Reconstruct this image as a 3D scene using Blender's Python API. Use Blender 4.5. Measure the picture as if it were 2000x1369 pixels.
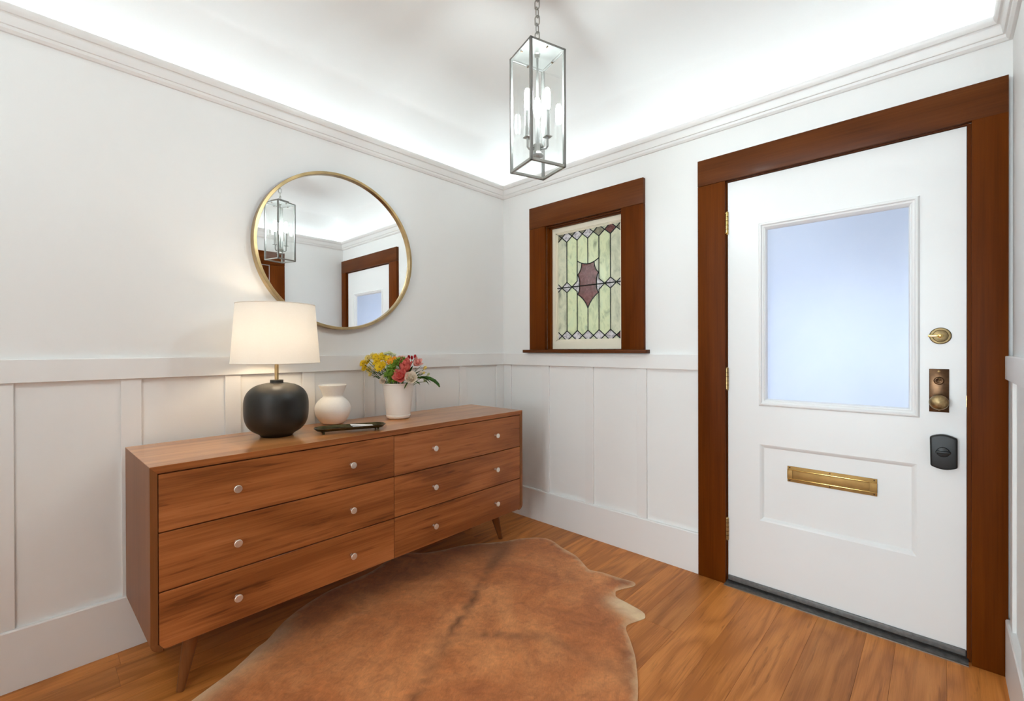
import bpy, bmesh, math, random
from mathutils import Vector, Matrix
from mathutils.geometry import delaunay_2d_cdt
random.seed(7)
PI = math.pi
scene = bpy.context.scene
COL = scene.collection
for o in list(bpy.data.objects):
    bpy.data.objects.remove(o)

# ---------------------------------------------------------------- camera
YAW, PITCH, ROLL = 0.754525612, -0.0035973, -0.0031678
CAM = Vector((-2.4963374, -2.4348125, 1.2177251))
F_ = Vector((math.cos(YAW), math.sin(YAW), 0)); R_ = Vector((math.sin(YAW), -math.cos(YAW), 0)); Z_ = Vector((0, 0, 1))
Yc = math.cos(PITCH)*Z_ - math.sin(PITCH)*F_
Fc = math.cos(PITCH)*F_ + math.sin(PITCH)*Z_
Xc = math.cos(ROLL)*R_ + math.sin(ROLL)*Yc
Yc2 = -math.sin(ROLL)*R_ + math.cos(ROLL)*Yc
cd = bpy.data.cameras.new('camera'); cd.sensor_width = 36; cd.lens = 36*891.238/2000
cd.clip_start = .02; cd.clip_end = 100
cam = bpy.data.objects.new('camera', cd); COL.objects.link(cam)
mw = Matrix.Identity(4)
for i in range(3):
    mw[i][0] = Xc[i]; mw[i][1] = Yc2[i]; mw[i][2] = -Fc[i]; mw[i][3] = CAM[i]
cam.matrix_world = mw
scene.camera = cam

# ---------------------------------------------------------------- world, exposure
SKY = 2.0
LED = 18.5
BULB = 300.0
LAMP = 49.0
HALL_FILL = 17.0
DAY_FILL = 228.0
w = bpy.data.worlds.new('sky'); scene.world = w; w.use_nodes = True
bgn = w.node_tree.nodes['Background']
bgn.inputs[0].default_value = (0.70, 0.785, 1.0, 1); bgn.inputs[1].default_value = SKY
# added unseen area light far behind the camera, brightens the door wall
ld = bpy.data.lights.new('added_fill_light', 'AREA'); ld.shape = 'RECTANGLE'; ld.size = 2.7; ld.size_y = 1.9
ld.energy = DAY_FILL; ld.color = (.78, .94, 1.0)
lo = bpy.data.objects.new('added_fill_light', ld); COL.objects.link(lo)
lo.location = (-8.10, -1.45, 1.35); lo.rotation_euler = (math.pi/2, 0, -math.pi/2)
vs = scene.view_settings
vs.view_transform = 'Standard'; vs.look = 'None'; vs.gamma = 1; vs.exposure = 0.23; vs.use_curve_mapping = False
cy = scene.cycles
cy.use_denoising = True; cy.use_adaptive_sampling = True; cy.adaptive_threshold = 0.1; cy.adaptive_min_samples = 24; cy.max_bounces = 10; cy.diffuse_bounces = 5; cy.glossy_bounces = 6
cy.transparent_max_bounces = 14; cy.transmission_bounces = 8
cy.caustics_reflective = False; cy.caustics_refractive = False

# ---------------------------------------------------------------- materials
MATS = {}
def nmat(name):
    m = bpy.data.materials.new(name); m.use_nodes = True; MATS[name] = m
    nt = m.node_tree; return m, nt, nt.nodes['Principled BSDF'], nt.nodes['Material Output']
def setp(b, col=None, rough=None, metal=None, coat=None, spec=None, coatr=None):
    if col is not None: b.inputs['Base Color'].default_value = (*col, 1)
    if rough is not None: b.inputs['Roughness'].default_value = rough
    if metal is not None: b.inputs['Metallic'].default_value = metal
    if coat is not None: b.inputs['Coat Weight'].default_value = coat
    if coatr is not None: b.inputs['Coat Roughness'].default_value = coatr
    if spec is not None: b.inputs['Specular IOR Level'].default_value = spec
def noise(nt, vec, scale, detail=4, rough=.55, dist=0):
    n = nt.nodes.new('ShaderNodeTexNoise'); n.inputs['Scale'].default_value = scale
    n.inputs['Detail'].default_value = detail; n.inputs['Roughness'].default_value = rough; n.inputs['Distortion'].default_value = dist
    if vec is not None: nt.links.new(vec, n.inputs['Vector'])
    return n.outputs['Fac']
def ramp(nt, fac, stops):
    r = nt.nodes.new('ShaderNodeValToRGB'); e = r.color_ramp.elements
    while len(e) < len(stops): e.new(.5)
    for k, (p, c) in enumerate(stops):
        e[k].position = p; e[k].color = (*c, 1)
    nt.links.new(fac, r.inputs['Fac']); return r.outputs['Color']
def mapping(nt, vec, scale=(1, 1, 1), loc=None):
    m = nt.nodes.new('ShaderNodeMapping'); m.inputs['Scale'].default_value = scale
    nt.links.new(vec, m.inputs['Vector'])
    if loc is not None: nt.links.new(loc, m.inputs['Location'])
    return m.outputs['Vector']
def objco(nt, rnd=0.0):
    t = nt.nodes.new('ShaderNodeTexCoord'); v = t.outputs['Object']
    if rnd:
        oi = nt.nodes.new('ShaderNodeObjectInfo')
        mu = nt.nodes.new('ShaderNodeMath'); mu.operation = 'MULTIPLY'; mu.inputs[1].default_value = rnd
        nt.links.new(oi.outputs['Random'], mu.inputs[0])
        ad = nt.nodes.new('ShaderNodeVectorMath'); ad.operation = 'ADD'
        nt.links.new(v, ad.inputs[0]); nt.links.new(mu.outputs[0], ad.inputs[1]); v = ad.outputs[0]
    return v
def bump(nt, b, h, strength=.2, dist=.002):
    n = nt.nodes.new('ShaderNodeBump'); n.inputs['Strength'].default_value = strength; n.inputs['Distance'].default_value = dist
    nt.links.new(h, n.inputs['Height']); nt.links.new(n.outputs['Normal'], b.inputs['Normal'])
def mixc(nt, fac, a, b, mode='MIX'):
    m = nt.nodes.new('ShaderNodeMix'); m.data_type = 'RGBA'; m.blend_type = mode
    if isinstance(fac, (int, float)): m.inputs['Factor'].default_value = fac
    else: nt.links.new(fac, m.inputs['Factor'])
    for k, s in (('A', a), ('B', b)):
        i = [x for x in m.inputs if x.name == k and x.type == 'RGBA'][0]
        if isinstance(s, tuple): i.default_value = (*s, 1)
        else: nt.links.new(s, i)
    return [x for x in m.outputs if x.type == 'RGBA'][0]
def math_(nt, op, a, b=None, clamp=False):
    m = nt.nodes.new('ShaderNodeMath'); m.operation = op; m.use_clamp = clamp
    for k, s in enumerate((a, b)):
        if s is None: continue
        if isinstance(s, (int, float)): m.inputs[k].default_value = s
        else: nt.links.new(s, m.inputs[k])
    return m.outputs[0]

def paint(name, col, rough, bs=.12, sc=60, spec=.5):
    m, nt, b, _ = nmat(name); setp(b, col, rough, spec=spec)
    v = objco(nt); n1 = noise(nt, v, sc, 5); n2 = noise(nt, v, 2.5, 3)
    c = ramp(nt, n2, [(.3, tuple(x*.985 for x in col)), (.7, col)])
    nt.links.new(c, b.inputs['Base Color'])
    bump(nt, b, n1, bs, .0015)
    return m
def plain(name, col, rough=.5, metal=0, coat=0, spec=.5, var=.06, sc=30, bs=0):
    m, nt, b, _ = nmat(name); setp(b, col, rough, metal, coat, spec)
    v = objco(nt, 3.0); n = noise(nt, v, sc, 4)
    c = ramp(nt, n, [(.3, tuple(max(0, x*(1-var)) for x in col)), (.7, tuple(min(1, x*(1+var)) for x in col))])
    nt.links.new(c, b.inputs['Base Color'])
    if bs: bump(nt, b, n, bs, .001)
    return m
def wood(name, dark, mid, light, axis=0, k=1.0, rough=.35, coat=.25, rnd=17.0, bs=.06, fig=.5, coatr=.15, spec=.4, rings=7.0, var=.16, fleck=0.0):
    """wood grain along `axis`: contour rings of a stretched noise (cathedral figure), streaks and pores"""
    m, nt, b, _ = nmat(name); setp(b, mid, rough, coat=coat, coatr=coatr, spec=spec)
    v = objco(nt, rnd)
    def sv(al, ac):
        q = [ac*k]*3; q[axis] = al*k; return mapping(nt, v, tuple(q))
    nb = noise(nt, sv(.75, 4.2), 1.0, 2.0, .42, .25)
    rg = math_(nt, 'ADD', math_(nt, 'MULTIPLY', math_(nt, 'SINE', math_(nt, 'MULTIPLY', nb, rings*6.283)), .5), .5)
    rg = math_(nt, 'POWER', rg, .6)
    broad = noise(nt, sv(.6, 3.4), 1.0, 4, .6, .6)
    streak = noise(nt, sv(1.8, 46), 1.0, 4, .6, .4)
    pores = noise(nt, sv(5, 210), 1.0, 3, .6)
    f = math_(nt, 'MULTIPLY', broad, .42-.12*fig)
    f = math_(nt, 'ADD', f, math_(nt, 'MULTIPLY', rg, .03+.11*fig))
    f = math_(nt, 'ADD', f, math_(nt, 'MULTIPLY', streak, .20))
    f = math_(nt, 'ADD', f, math_(nt, 'MULTIPLY', pores, .18))
    c = ramp(nt, f, [(.35, dark), (.46, mid), (.57, light)])
    if fleck:
        fk = ramp(nt, noise(nt, sv(5.5, 62), 1.0, 3, .55, .5), [(.60, (1, 1, 1)), (.72, tuple(1-fleck*q for q in (.75, .85, .95)))])
        c = mixc(nt, 1.0, c, fk, 'MULTIPLY')
        fk2 = ramp(nt, noise(nt, sv(1.1, 17), 1.0, 5, .6, 1.2), [(.36, tuple(1-fleck*q for q in (.55, .62, .7))), (.47, (1, 1, 1))])
        c = mixc(nt, 1.0, c, fk2, 'MULTIPLY')
    oi = nt.nodes.new('ShaderNodeObjectInfo')
    hv = nt.nodes.new('ShaderNodeHueSaturation')
    nt.links.new(math_(nt, 'ADD', math_(nt, 'MULTIPLY', oi.outputs['Random'], var), 1-var/2), hv.inputs['Value']); nt.links.new(c, hv.inputs['Color'])
    nt.links.new(hv.outputs['Color'], b.inputs['Base Color'])
    bump(nt, b, pores, bs, .0006)
    return m

WALL = paint('wall_paint', (.86, .855, .84), .55, .10, 70)
CEIL = paint('ceiling_paint', (.87, .87, .86), .7, .25, 45)
TRIM = paint('trim_paint', (.85, .84, .825), .38, .04, 40)
DOORP = paint('door_paint', (.85, .845, .835), .34, .015, 35)
SASH = paint('sash_paint', (.84, .77, .62), .4, .06, 60)
CASE_Z = wood('casing_wood_upright', (.100, .021, .0010), (.138, .031, .0018), (.175, .042, .003), 2, .7, .5, .0, fig=.2, spec=.08)
CASE_Y = wood('casing_wood_head', (.085, .020, .002), (.122, .031, .004), (.165, .046, .008), 1, .7, .45, .02, fig=.3, spec=.15)
CASE_X = wood('casing_wood_side', (.100, .021, .0010), (.138, .031, .0018), (.175, .042, .003), 0, .7, .5, .0, fig=.2, spec=.08)
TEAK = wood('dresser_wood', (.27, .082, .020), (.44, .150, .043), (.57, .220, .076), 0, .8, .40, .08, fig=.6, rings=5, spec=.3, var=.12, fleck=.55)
TEAK_SHADED = wood('dresser_wood_shaded', (.18, .062, .018), (.235, .085, .026), (.28, .108, .036), 2, .6, .42, .05, fig=.2, spec=.2)  # same wood darkened: shade on the side is put into the colour
TEAK_LIT = wood('dresser_wood_lit', (.42, .160, .046), (.66, .285, .098), (.80, .39, .15), 0, .8, .28, .4, fig=.4, rings=5, coatr=.10, fleck=.3)  # same wood lightened: light and sheen on the top are put into the colour
OAK = wood('oak_floor', (.46, .152, .028), (.61, .218, .047), (.72, .285, .072), 0, 1.15, .42, .06, fig=.9, rings=8, bs=.1, coatr=.2, spec=.3, var=.22, fleck=.35)
GAP = plain('dark_gap', (.012, .006, .003), .8)
BRASS = plain('aged_brass', (.42, .29, .13), .34, 1.0, sc=25, var=.18)
BRASSB = plain('bright_brass', (.78, .56, .20), .22, 1.0, sc=25)
BRASSM = plain('antique_bronze_frame', (.50, .36, .18), .30, 1.0, sc=12, var=.22)
BRASSS = plain('satin_brass', (.40, .24, .085), .60, .9, sc=25, var=.1)
BROWNP = plain('brown_patina', (.085, .040, .016), .28, .75, sc=40, var=.3)
KNOBM = plain('mottled_knob_metal', (.36, .26, .13), .42, 1.0, sc=90, var=.3, bs=.3)
BLACKM = plain('black_lock', (.010, .010, .010), .45, .1, sc=40)
NICKEL = plain('brushed_nickel', (.40, .39, .36), .32, 1.0)
PNICK = plain('pale_nickel_paint', (.27, .265, .25), .42, .7)
KNOBN = plain('pale_knob_metal', (.80, .76, .70), .32, .8)
CERB = plain('black_ceramic', (.0085, .0088, .0068), .43, 0, .0, .55, sc=120, var=.2, bs=.15)
CERW = plain('white_ceramic', (.86, .84, .80), .55, 0, 0, .3, var=.02, sc=150, bs=.1)
CERP = plain('white_pot_glaze', (.90, .88, .84), .35, 0, .1, var=.01)
TRAYM = plain('dark_bronze_tray', (.075, .062, .026), .30, .85, sc=60, var=.35)
CARD = plain('white_card', (.85, .85, .85), .6)
STEELG = plain('threshold_metal', (.105, .10, .095), .45, .6, sc=50, var=.3)
RUBBER = plain('door_sweep_grey', (.16, .155, .15), .5, .3, sc=60, var=.2)
LEAD = plain('lead_came', (.020, .026, .022), .45, .5)
SLEEVE = plain('candle_sleeve_metal', (.30, .30, .285), .35, .7)
CONC = plain('porch_concrete', (.55, .55, .55), .8, var=.1, sc=8)
BLOCKW = plain('shading_siding', (.12, .13, .15), .7)  # dark colour of the added shading roof and wall

def emis(name, col, strength):
    m = bpy.data.materials.new(name); m.use_nodes = True; MATS[name] = m
    nt = m.node_tree; nt.nodes.clear()
    o = nt.nodes.new('ShaderNodeOutputMaterial'); e = nt.nodes.new('ShaderNodeEmission')
    e.inputs[0].default_value = (*col, 1); e.inputs[1].default_value = strength
    nt.links.new(e.outputs[0], o.inputs[0]); return m
LEDM = emis('led_strip_light', (.81, .95, 1.0), LED)
GLOBEM = emis('added_globe_light', (.82, .955, 1.0), HALL_FILL)
BULBM = emis('pendant_bulb_light', (.84, .965, 1.0), BULB)
LBULB = emis('lamp_bulb_light', (1.0, .80, .56), LAMP)

def thin_glass(name, tint=(1, 1, 1), rough=.0, ior=1.45):
    m = bpy.data.materials.new(name); m.use_nodes = True; MATS[name] = m
    nt = m.node_tree; nt.nodes.clear()
    o = nt.nodes.new('ShaderNodeOutputMaterial'); t = nt.nodes.new('ShaderNodeBsdfTransparent'); g = nt.nodes.new('ShaderNodeBsdfGlossy')
    t.inputs[0].default_value = (*tint, 1); g.inputs['Roughness'].default_value = rough
    lw = nt.nodes.new('ShaderNodeLayerWeight'); lw.inputs[0].default_value = .5
    f = math_(nt, 'ADD', math_(nt, 'MULTIPLY', math_(nt, 'POWER', lw.outputs['Facing'], 5.0), .93), .05)
    mx = nt.nodes.new('ShaderNodeMixShader'); nt.links.new(f, mx.inputs[0]); nt.links.new(t.outputs[0], mx.inputs[1]); nt.links.new(g.outputs[0], mx.inputs[2])
    nt.links.new(mx.outputs[0], o.inputs[0]); return m
CLEAR = thin_glass('clear_lantern_glass', (.985, .99, .985))

def translucent(name, cols, sc, trans=.75, gloss=.06, rnd=9.0, stretch=(1, 1, 1), tcol=None):
    """sheet that passes diffused light: frosted or opalescent glass, lampshade linen"""
    m = bpy.data.materials.new(name); m.use_nodes = True; MATS[name] = m
    nt = m.node_tree; nt.nodes.clear()
    o = nt.nodes.new('ShaderNodeOutputMaterial')
    n = noise(nt, mapping(nt, objco(nt, rnd), stretch), sc, 5, .62, .6)
    k = len(cols); c = ramp(nt, n, [(.28+.44*i/max(1, k-1), cols[i]) for i in range(k)])
    t = nt.nodes.new('ShaderNodeBsdfTranslucent'); d = nt.nodes.new('ShaderNodeBsdfDiffuse'); g = nt.nodes.new('ShaderNodeBsdfGlossy')
    nt.links.new(c, t.inputs[0]); nt.links.new(c, d.inputs[0]); g.inputs['Roughness'].default_value = .25
    a = nt.nodes.new('ShaderNodeMixShader'); a.inputs[0].default_value = trans
    nt.links.new(d.outputs[0], a.inputs[1]); nt.links.new(t.outputs[0], a.inputs[2])
    b = nt.nodes.new('ShaderNodeMixShader'); b.inputs[0].default_value = gloss
    nt.links.new(a.outputs[0], b.inputs[1]); nt.links.new(g.outputs[0], b.inputs[2])
    nt.links.new(b.outputs[0], o.inputs[0]); return m
FROST = translucent('frosted_glass', [(.86, .90, .96), (.90, .93, .97)], 3, .85, .03)
SGREEN = translucent('opal_green_glass', [(.38, .40, .27), (.62, .66, .45), (.82, .83, .58), (.76, .80, .57), (.46, .50, .36)], 16, .62, stretch=(1, 1, .5))
SPALE = translucent('opal_pale_glass', [(.36, .37, .28), (.66, .66, .50), (.82, .80, .62), (.54, .56, .43)], 16, .62, stretch=(1, 1, .5))
SLAV = translucent('opal_lavender_glass', [(.26, .21, .21), (.58, .54, .52), (.86, .82, .76), (.72, .68, .64)], 55, .66)
SPUR = translucent('opal_purple_glass', [(.16, .05, .045), (.30, .11, .095), (.46, .20, .18)], 40, .7)
SGREY = translucent('opal_grey_glass', [(.26, .24, .16), (.52, .48, .34)], 50, .62)
SHADE = translucent('linen_lampshade', [(.90, .86, .79), (.92, .885, .82)], 200, .15, .0)

# ---------------------------------------------------------------- mesh helpers
class MB:
    def __init__(s): s.v = []; s.f = []
    def add(s, vs, fs):
        n = len(s.v); s.v += [tuple(x) for x in vs]; s.f += [tuple(i+n for i in f) for f in fs]; return s
    def box(s, x0, x1, y0, y1, z0, z1):
        x0, x1 = sorted((x0, x1)); y0, y1 = sorted((y0, y1)); z0, z1 = sorted((z0, z1))
        return s.add([(x0,y0,z0),(x1,y0,z0),(x1,y1,z0),(x0,y1,z0),(x0,y0,z1),(x1,y0,z1),(x1,y1,z1),(x0,y1,z1)],
                     [(0,3,2,1),(4,5,6,7),(0,1,5,4),(1,2,6,5),(2,3,7,6),(3,0,4,7)])
    def lathe(s, prof, seg=32, c=(0, 0, 0), axis='z', cap=True):
        vs = []; fs = []
        def P(r, h, a):
            x, y = r*math.cos(a), r*math.sin(a)
            q = {'z': (x, y, h), 'x': (h, x, y), 'y': (y, h, x)}[axis]
            return (q[0]+c[0], q[1]+c[1], q[2]+c[2])
        for (r, h) in prof:
            for k in range(seg): vs.append(P(r, h, 2*PI*k/seg))
        for i in range(len(prof)-1):
            for k in range(seg):
                a = i*seg+k; b = i*seg+(k+1) % seg
                fs.append((a, b, b+seg, a+seg))
        if cap:
            if prof[0][0] > 1e-6: fs.append(tuple(range(seg-1, -1, -1)))
            if prof[-1][0] > 1e-6: n = (len(prof)-1)*seg; fs.append(tuple(range(n, n+seg)))
        return s.add(vs, fs)
    def tube(s, path, rad, seg=8, close=False, cap=True):
        path = [Vector(p) for p in path]; n = len(path)
        if not hasattr(rad, '__len__'): rad = [rad]*n
        vs = []; fs = []; up = None
        for i, p in enumerate(path):
            if close: t = path[(i+1) % n]-path[i-1]
            else: t = path[min(i+1, n-1)]-path[max(i-1, 0)]
            t.normalize()
            if up is None: up = t.orthogonal().normalized()
            else:
                up = up-t*up.dot(t)
                up = up.normalized() if up.length > 1e-5 else t.orthogonal().normalized()
            b = t.cross(up)
            for k in range(seg):
                a = 2*PI*k/seg; vs.append(p+(up*math.cos(a)+b*math.sin(a))*rad[i])
        m = n if close else n-1
        for i in range(m):
            for k in range(seg):
                a = i*seg+k; b2 = i*seg+(k+1) % seg; j = ((i+1) % n)*seg
                fs.append((a, b2, j+(k+1) % seg, j+k))
        if not close and cap: fs.append(tuple(range(seg-1, -1, -1))); fs.append(tuple(range((n-1)*seg, n*seg)))
        return s.add(vs, fs)
    def prism(s, poly, a, b, plane='yz'):
        """poly: 2-D outline; extruded from a to b along the missing axis"""
        def P(u, v, h): return {'yz': (h, u, v), 'xz': (u, h, v), 'xy': (u, v, h)}[plane]
        n = len(poly); vs = [P(u, v, a) for u, v in poly]+[P(u, v, b) for u, v in poly]
        fs = [tuple(range(n)), tuple(range(2*n-1, n-1, -1))]+[(i, i+n, (i+1) % n+n, (i+1) % n) for i in range(n)]
        return s.add(vs, fs)
    def mesh(s, name, mat, bev=0, seg=2, smooth=True, ang=35, double=False):
        bm = bmesh.new(); vv = [bm.verts.new(p) for p in s.v]
        for f in s.f:
            try: bm.faces.new([vv[i] for i in f])
            except ValueError: pass
        if double: bmesh.ops.remove_doubles(bm, verts=bm.verts, dist=1e-5)
        bmesh.ops.recalc_face_normals(bm, faces=bm.faces)
        if bev:
            es = [e for e in bm.edges if len(e.link_faces) == 2 and e.calc_face_angle(0) > .6]
            bmesh.ops.bevel(bm, geom=es, offset=bev, segments=seg, affect='EDGES', clamp_overlap=True, profile=.5)
        me = bpy.data.meshes.new(name); bm.to_mesh(me); bm.free()
        me.materials.append(mat)
        if smooth:
            me.shade_smooth(); me.set_sharp_from_angle(angle=math.radians(ang))
        return me
    def build(s, name, mat, parent=None, bev=0, loc=None, rot=None, **k):
        o = bpy.data.objects.new(name, s.mesh(name, mat, bev, **k)); COL.objects.link(o)
        if parent is not None: o.parent = parent
        if loc is not None: o.location = loc
        if rot is not None: o.rotation_euler = rot
        return o
def obj(name, me, parent=None, loc=None, rot=None):
    o = bpy.data.objects.new(name, me); COL.objects.link(o)
    if parent is not None: o.parent = parent
    if loc is not None: o.location = loc
    if rot is not None: o.rotation_euler = rot
    return o
def thing(name, label, cat, loc=(0, 0, 0), rz=0, group=None):
    o = bpy.data.objects.new(name, None); COL.objects.link(o); o.empty_display_size = .05
    o.location = loc; o.rotation_euler = (0, 0, rz); o['label'] = label; o['category'] = cat
    if group: o['group'] = group
    return o
def tag(o, label, cat, group=None):
    o['label'] = label; o['category'] = cat
    if group: o['group'] = group
    return o
def struct(o, label=None, cat=None):
    o['kind'] = 'structure'
    if label: o['label'] = label
    if cat: o['category'] = cat
    return o

# ================================================================ ROOM SHELL
L, W = 3.55, 2.628           # room along x (back wall at -L) and along y (right wall at -W)
ZC = 2.44                    # spring of the coved ceiling
# --- floor: sub-floor + single oak boards
fl = struct(MB().box(-L, .02, -W-.1, .1, -.06, -.012).build('floor', GAP), 'brown oak board floor of the entry hall', 'floor')
edges_y = [.0, -.12, -.27, -.36, -.50, -.63, -.753, -.938, -1.06, -1.20, -1.32, -1.45, -1.60, -1.75, -1.89, -2.03, -2.205, -2.30, -2.45, -2.628]
rng = random.Random(3)
for i in range(len(edges_y)-1):
    y1, y0 = edges_y[i], edges_y[i+1]
    x = -.0; cuts = [0.0]; x = -rng.uniform(.5, 1.6)
    while x > -L: cuts.append(x); x -= rng.uniform(1.0, 1.9)
    cuts.append(-L)
    for a, b in zip(cuts[:-1], cuts[1:]):
        cxp, cyp = (a+b)/2, (y0+y1)/2
        g = .0002
        MB().box((b-a)/2+g, (a-b)/2-g, (y0-y1)/2+g, (y1-y0)/2-g, -.012, 0).build('floor_board', OAK, fl, bev=.0005, seg=1, loc=(cxp, cyp, rng.uniform(-.0004, 0)))

# --- walls
WIN = (-1.020, -.428, 1.212, 2.068)      # rough window opening y0,y1,z0,z1
DOO = (-2.5125, -1.6205, 0.0, 2.080)
wl = struct(MB().box(-L-.12, .12, 0, .12, -.06, 2.60).build('wall_left', WALL), 'white panelled wall behind the long wooden dresser', 'wall')
wf = MB()
wf.box(0, .12, WIN[1], 0, 0, 2.6); wf.box(0, .12, DOO[1], WIN[0], 0, 2.6)
wf.box(0, .12, WIN[0], WIN[1], 0, WIN[2]); wf.box(0, .12, WIN[0], WIN[1], WIN[3], 2.6)
wf.box(0, .12, DOO[0], DOO[1], DOO[3], 2.6); wf.box(0, .12, -W, DOO[0], 0, 2.6)
wf = struct(wf.build('wall_front', WALL), 'white wall with the front door and stained glass window', 'wall')
D2 = (-1.72, -.79, 2.08)                  # wooden door in the right wall (seen in the mirror)
wr = MB(); wr.box(D2[1], .12, -W-.12, -W, 0, 2.6); wr.box(-L-.12, D2[0], -W-.12, -W, 0, 2.6); wr.box(D2[0], D2[1], -W-.12, -W, D2[2], 2.6)
wr = struct(wr.build('wall_right', WALL), 'white wall at the right edge beside the front door', 'wall')
B2 = (-2.50, -1.12, 0, 2.14)               # opening behind the camera, narrowed to keep fill light off the left wall: y0,y1,z0,z1
wb = MB(); wb.box(-L-.12, -L, -W, B2[0], 0, 2.6); wb.box(-L-.12, -L, B2[1], 0, 0, 2.6); wb.box(-L-.12, -L, B2[0], B2[1], B2[3], 2.6)
wb = struct(wb.build('wall_back', WALL), 'white wall with opening shaped to steer the fill light behind the viewer', 'wall')
# living room beyond the opening
LX0, LX1, LY0, LY1 = -8.3, -L-.12, -3.6, .9
struct(MB().box(LX0, -L-.1, LY0, LY1, -.06, 0).build('floor_living', plain('living_room_oak', (.40, .15, .045), .4, var=.1, sc=6)), 'oak floor of the living room behind the viewer', 'floor')
struct(MB().box(LX0, LX1, LY0, LY1, 2.62, 2.72).build('ceiling_living', CEIL), 'white ceiling of the living room behind the viewer', 'ceiling')
struct(MB().box(LX0, LX1, LY1, LY1+.1, 0, 2.62).build('wall_living_left', WALL), 'white living room wall on the dresser side', 'wall')
struct(MB().box(LX0, LX1, LY0-.1, LY0, 0, 2.62).build('wall_living_right', WALL), 'white living room wall opposite the dresser side', 'wall')
struct(MB().box(LX1, LX1+.1, .12, LY1, 0, 2.62).build('wall_return_left', WALL), 'white living room wall return beside the opening', 'wall')
struct(MB().box(LX1, LX1+.1, LY0, -W-.12, 0, 2.62).build('wall_return_right', WALL), 'white living room wall return on the far side of the opening', 'wall')
LW = (-2.85, -.05, .38, 2.32)
w8 = MB(); w8.box(LX0-.1, LX0, LY0, LW[0], 0, 2.62); w8.box(LX0-.1, LX0, LW[1], LY1, 0, 2.62); w8.box(LX0-.1, LX0, LW[0], LW[1], 0, LW[2]); w8.box(LX0-.1, LX0, LW[0], LW[1], LW[3], 2.62)
struct(w8.build('wall_living_back', WALL), 'white living room wall around the added window', 'wall')

# --- coved ceiling
cm = MB(); RC = .34; NR = 14; rings = []
def ring(d, z): return [(-d, -d, z), (-d, -W+d, z), (-L+d, -W+d, z), (-L+d, -d, z)]
rings.append(ring(0, 2.40))
for i in range(NR+1):
    a = PI/2*i/NR; rings.append(ring(RC*(1-math.cos(a))*1.25, ZC+RC*math.sin(a)*.9))
vs_ = [p for r in rings for p in r]; fs_ = []
for i in range(len(rings)-1):
    for k in range(4): fs_.append((i*4+k, i*4+(k+1) % 4, (i+1)*4+(k+1) % 4, (i+1)*4+k))
n = (len(rings)-1)*4; fs_.append((n, n+1, n+2, n+3))
cm.add(vs_, fs_)
ce = struct(cm.build('ceiling', CEIL, ang=40), 'white coved ceiling washed by hidden strip light', 'ceiling')
ZTOP = ZC+RC*.9
# opaque slab above so that no daylight enters through the shell
struct(MB().box(-L-.2, .2, -W-.2, .2, ZTOP+.06, ZTOP+.16).build('roof_slab', CEIL), 'flat roof slab above the coved ceiling', 'roof')
for nm, b in (('a', (-L-.12, .12, 0, .12)), ('b', (0, .12, -W-.12, 0)), ('c', (-L-.12, .12, -W-.12, -W)), ('d', (-L-.12, -L, -W, 0))):
    par = {'a': wl, 'b': wf, 'c': wr, 'd': wb}[nm]
    MB().box(*b, 2.6, ZTOP+.06).build('upper_wall', WALL, par)

# --- mouldings that run round the room, one object per wall, mitred
def side_mould(name, prof, side, mat, a0=None, a1=None, parent=None):
    """prof: (inset, z) outline; side 0 left wall y=0, 1 front wall x=0, 2 right wall, 3 back wall"""
    m = MB(); n = len(prof)
    def pt(d, z, end):
        if side == 0: return ((-L+d if a0 is None else a0) if end == 0 else (-d if a1 is None else a1), -d, z)
        if side == 1: return (-d, (-d if a0 is None else a0) if end == 0 else (-W+d if a1 is None else a1), z)
        if side == 2: return ((-d if a0 is None else a0) if end == 0 else (-L+d if a1 is None else a1), -W+d, z)
        return (-L+d, (-W+d if a0 is None else a0) if end == 0 else (-d if a1 is None else a1), z)
    vs = [pt(d, z, 0) for d, z in prof]+[pt(d, z, 1) for d, z in prof]
    fs = [(i, (i+1) % n, (i+1) % n+n, i+n) for i in range(n)]+[tuple(range(n)), tuple(range(2*n-1, n-1, -1))]
    m.add(vs, fs)
    return m.build(name, mat, parent, ang=25)
crown = [(0, 2.353), (.010, 2.353), (.018, 2.362), (.020, 2.373), (.026, 2.374), (.028, 2.378), (.033, 2.405), (.036, 2.409), (.043, 2.410), (.050, 2.419), (.053, 2.430), (.053, 2.437), (.047, 2.438), (.042, 2.430), (.040, 2.416), (0, 2.416)]
SN = ['left', 'front', 'right', 'back']
for s in range(4):
    c = struct(side_mould('trim_%d' % (s+1), crown, s, TRIM), 'white crown moulding with hidden light along the %s wall' % ['dresser', 'front door', 'right', 'back'][s], 'moulding')
    side_mould('led_strip', [(.010, 2.4165), (.022, 2.4165), (.022, 2.4185), (.010, 2.4185)], s, LEDM, parent=c)
rail = [(0, 1.100), (.020, 1.100), (.0215, 1.1015), (.0215, 1.183), (.020, 1.1855), (0, 1.1855)]
base = [(0, 0), (.020, 0), (.020, .212), (.017, .2165), (0, .2165)]
CASL, CASR = -1.483, -2.616               # outer edges of the front door casing
struct(side_mould('trim_5', rail, 0, TRIM), 'white flat chair rail along the dresser wall', 'chair rail')
struct(side_mould('trim_6', rail, 1, TRIM, None, CASL), 'white flat chair rail between corner and front door', 'chair rail')
struct(side_mould('trim_7', rail, 2, TRIM, -.034, D2[1]+.14), 'white chair rail end at the right edge beside the door', 'chair rail')
struct(side_mould('trim_8', rail, 3, TRIM, B2[1]), 'short white chair rail end on the back wall', 'chair rail')
struct(side_mould('baseboard_left', base, 0, TRIM), 'tall white baseboard behind the dresser', 'baseboard')
struct(side_mould('baseboard_front', base, 1, TRIM, None, CASL), 'tall white baseboard under the stained glass window', 'baseboard')
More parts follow.
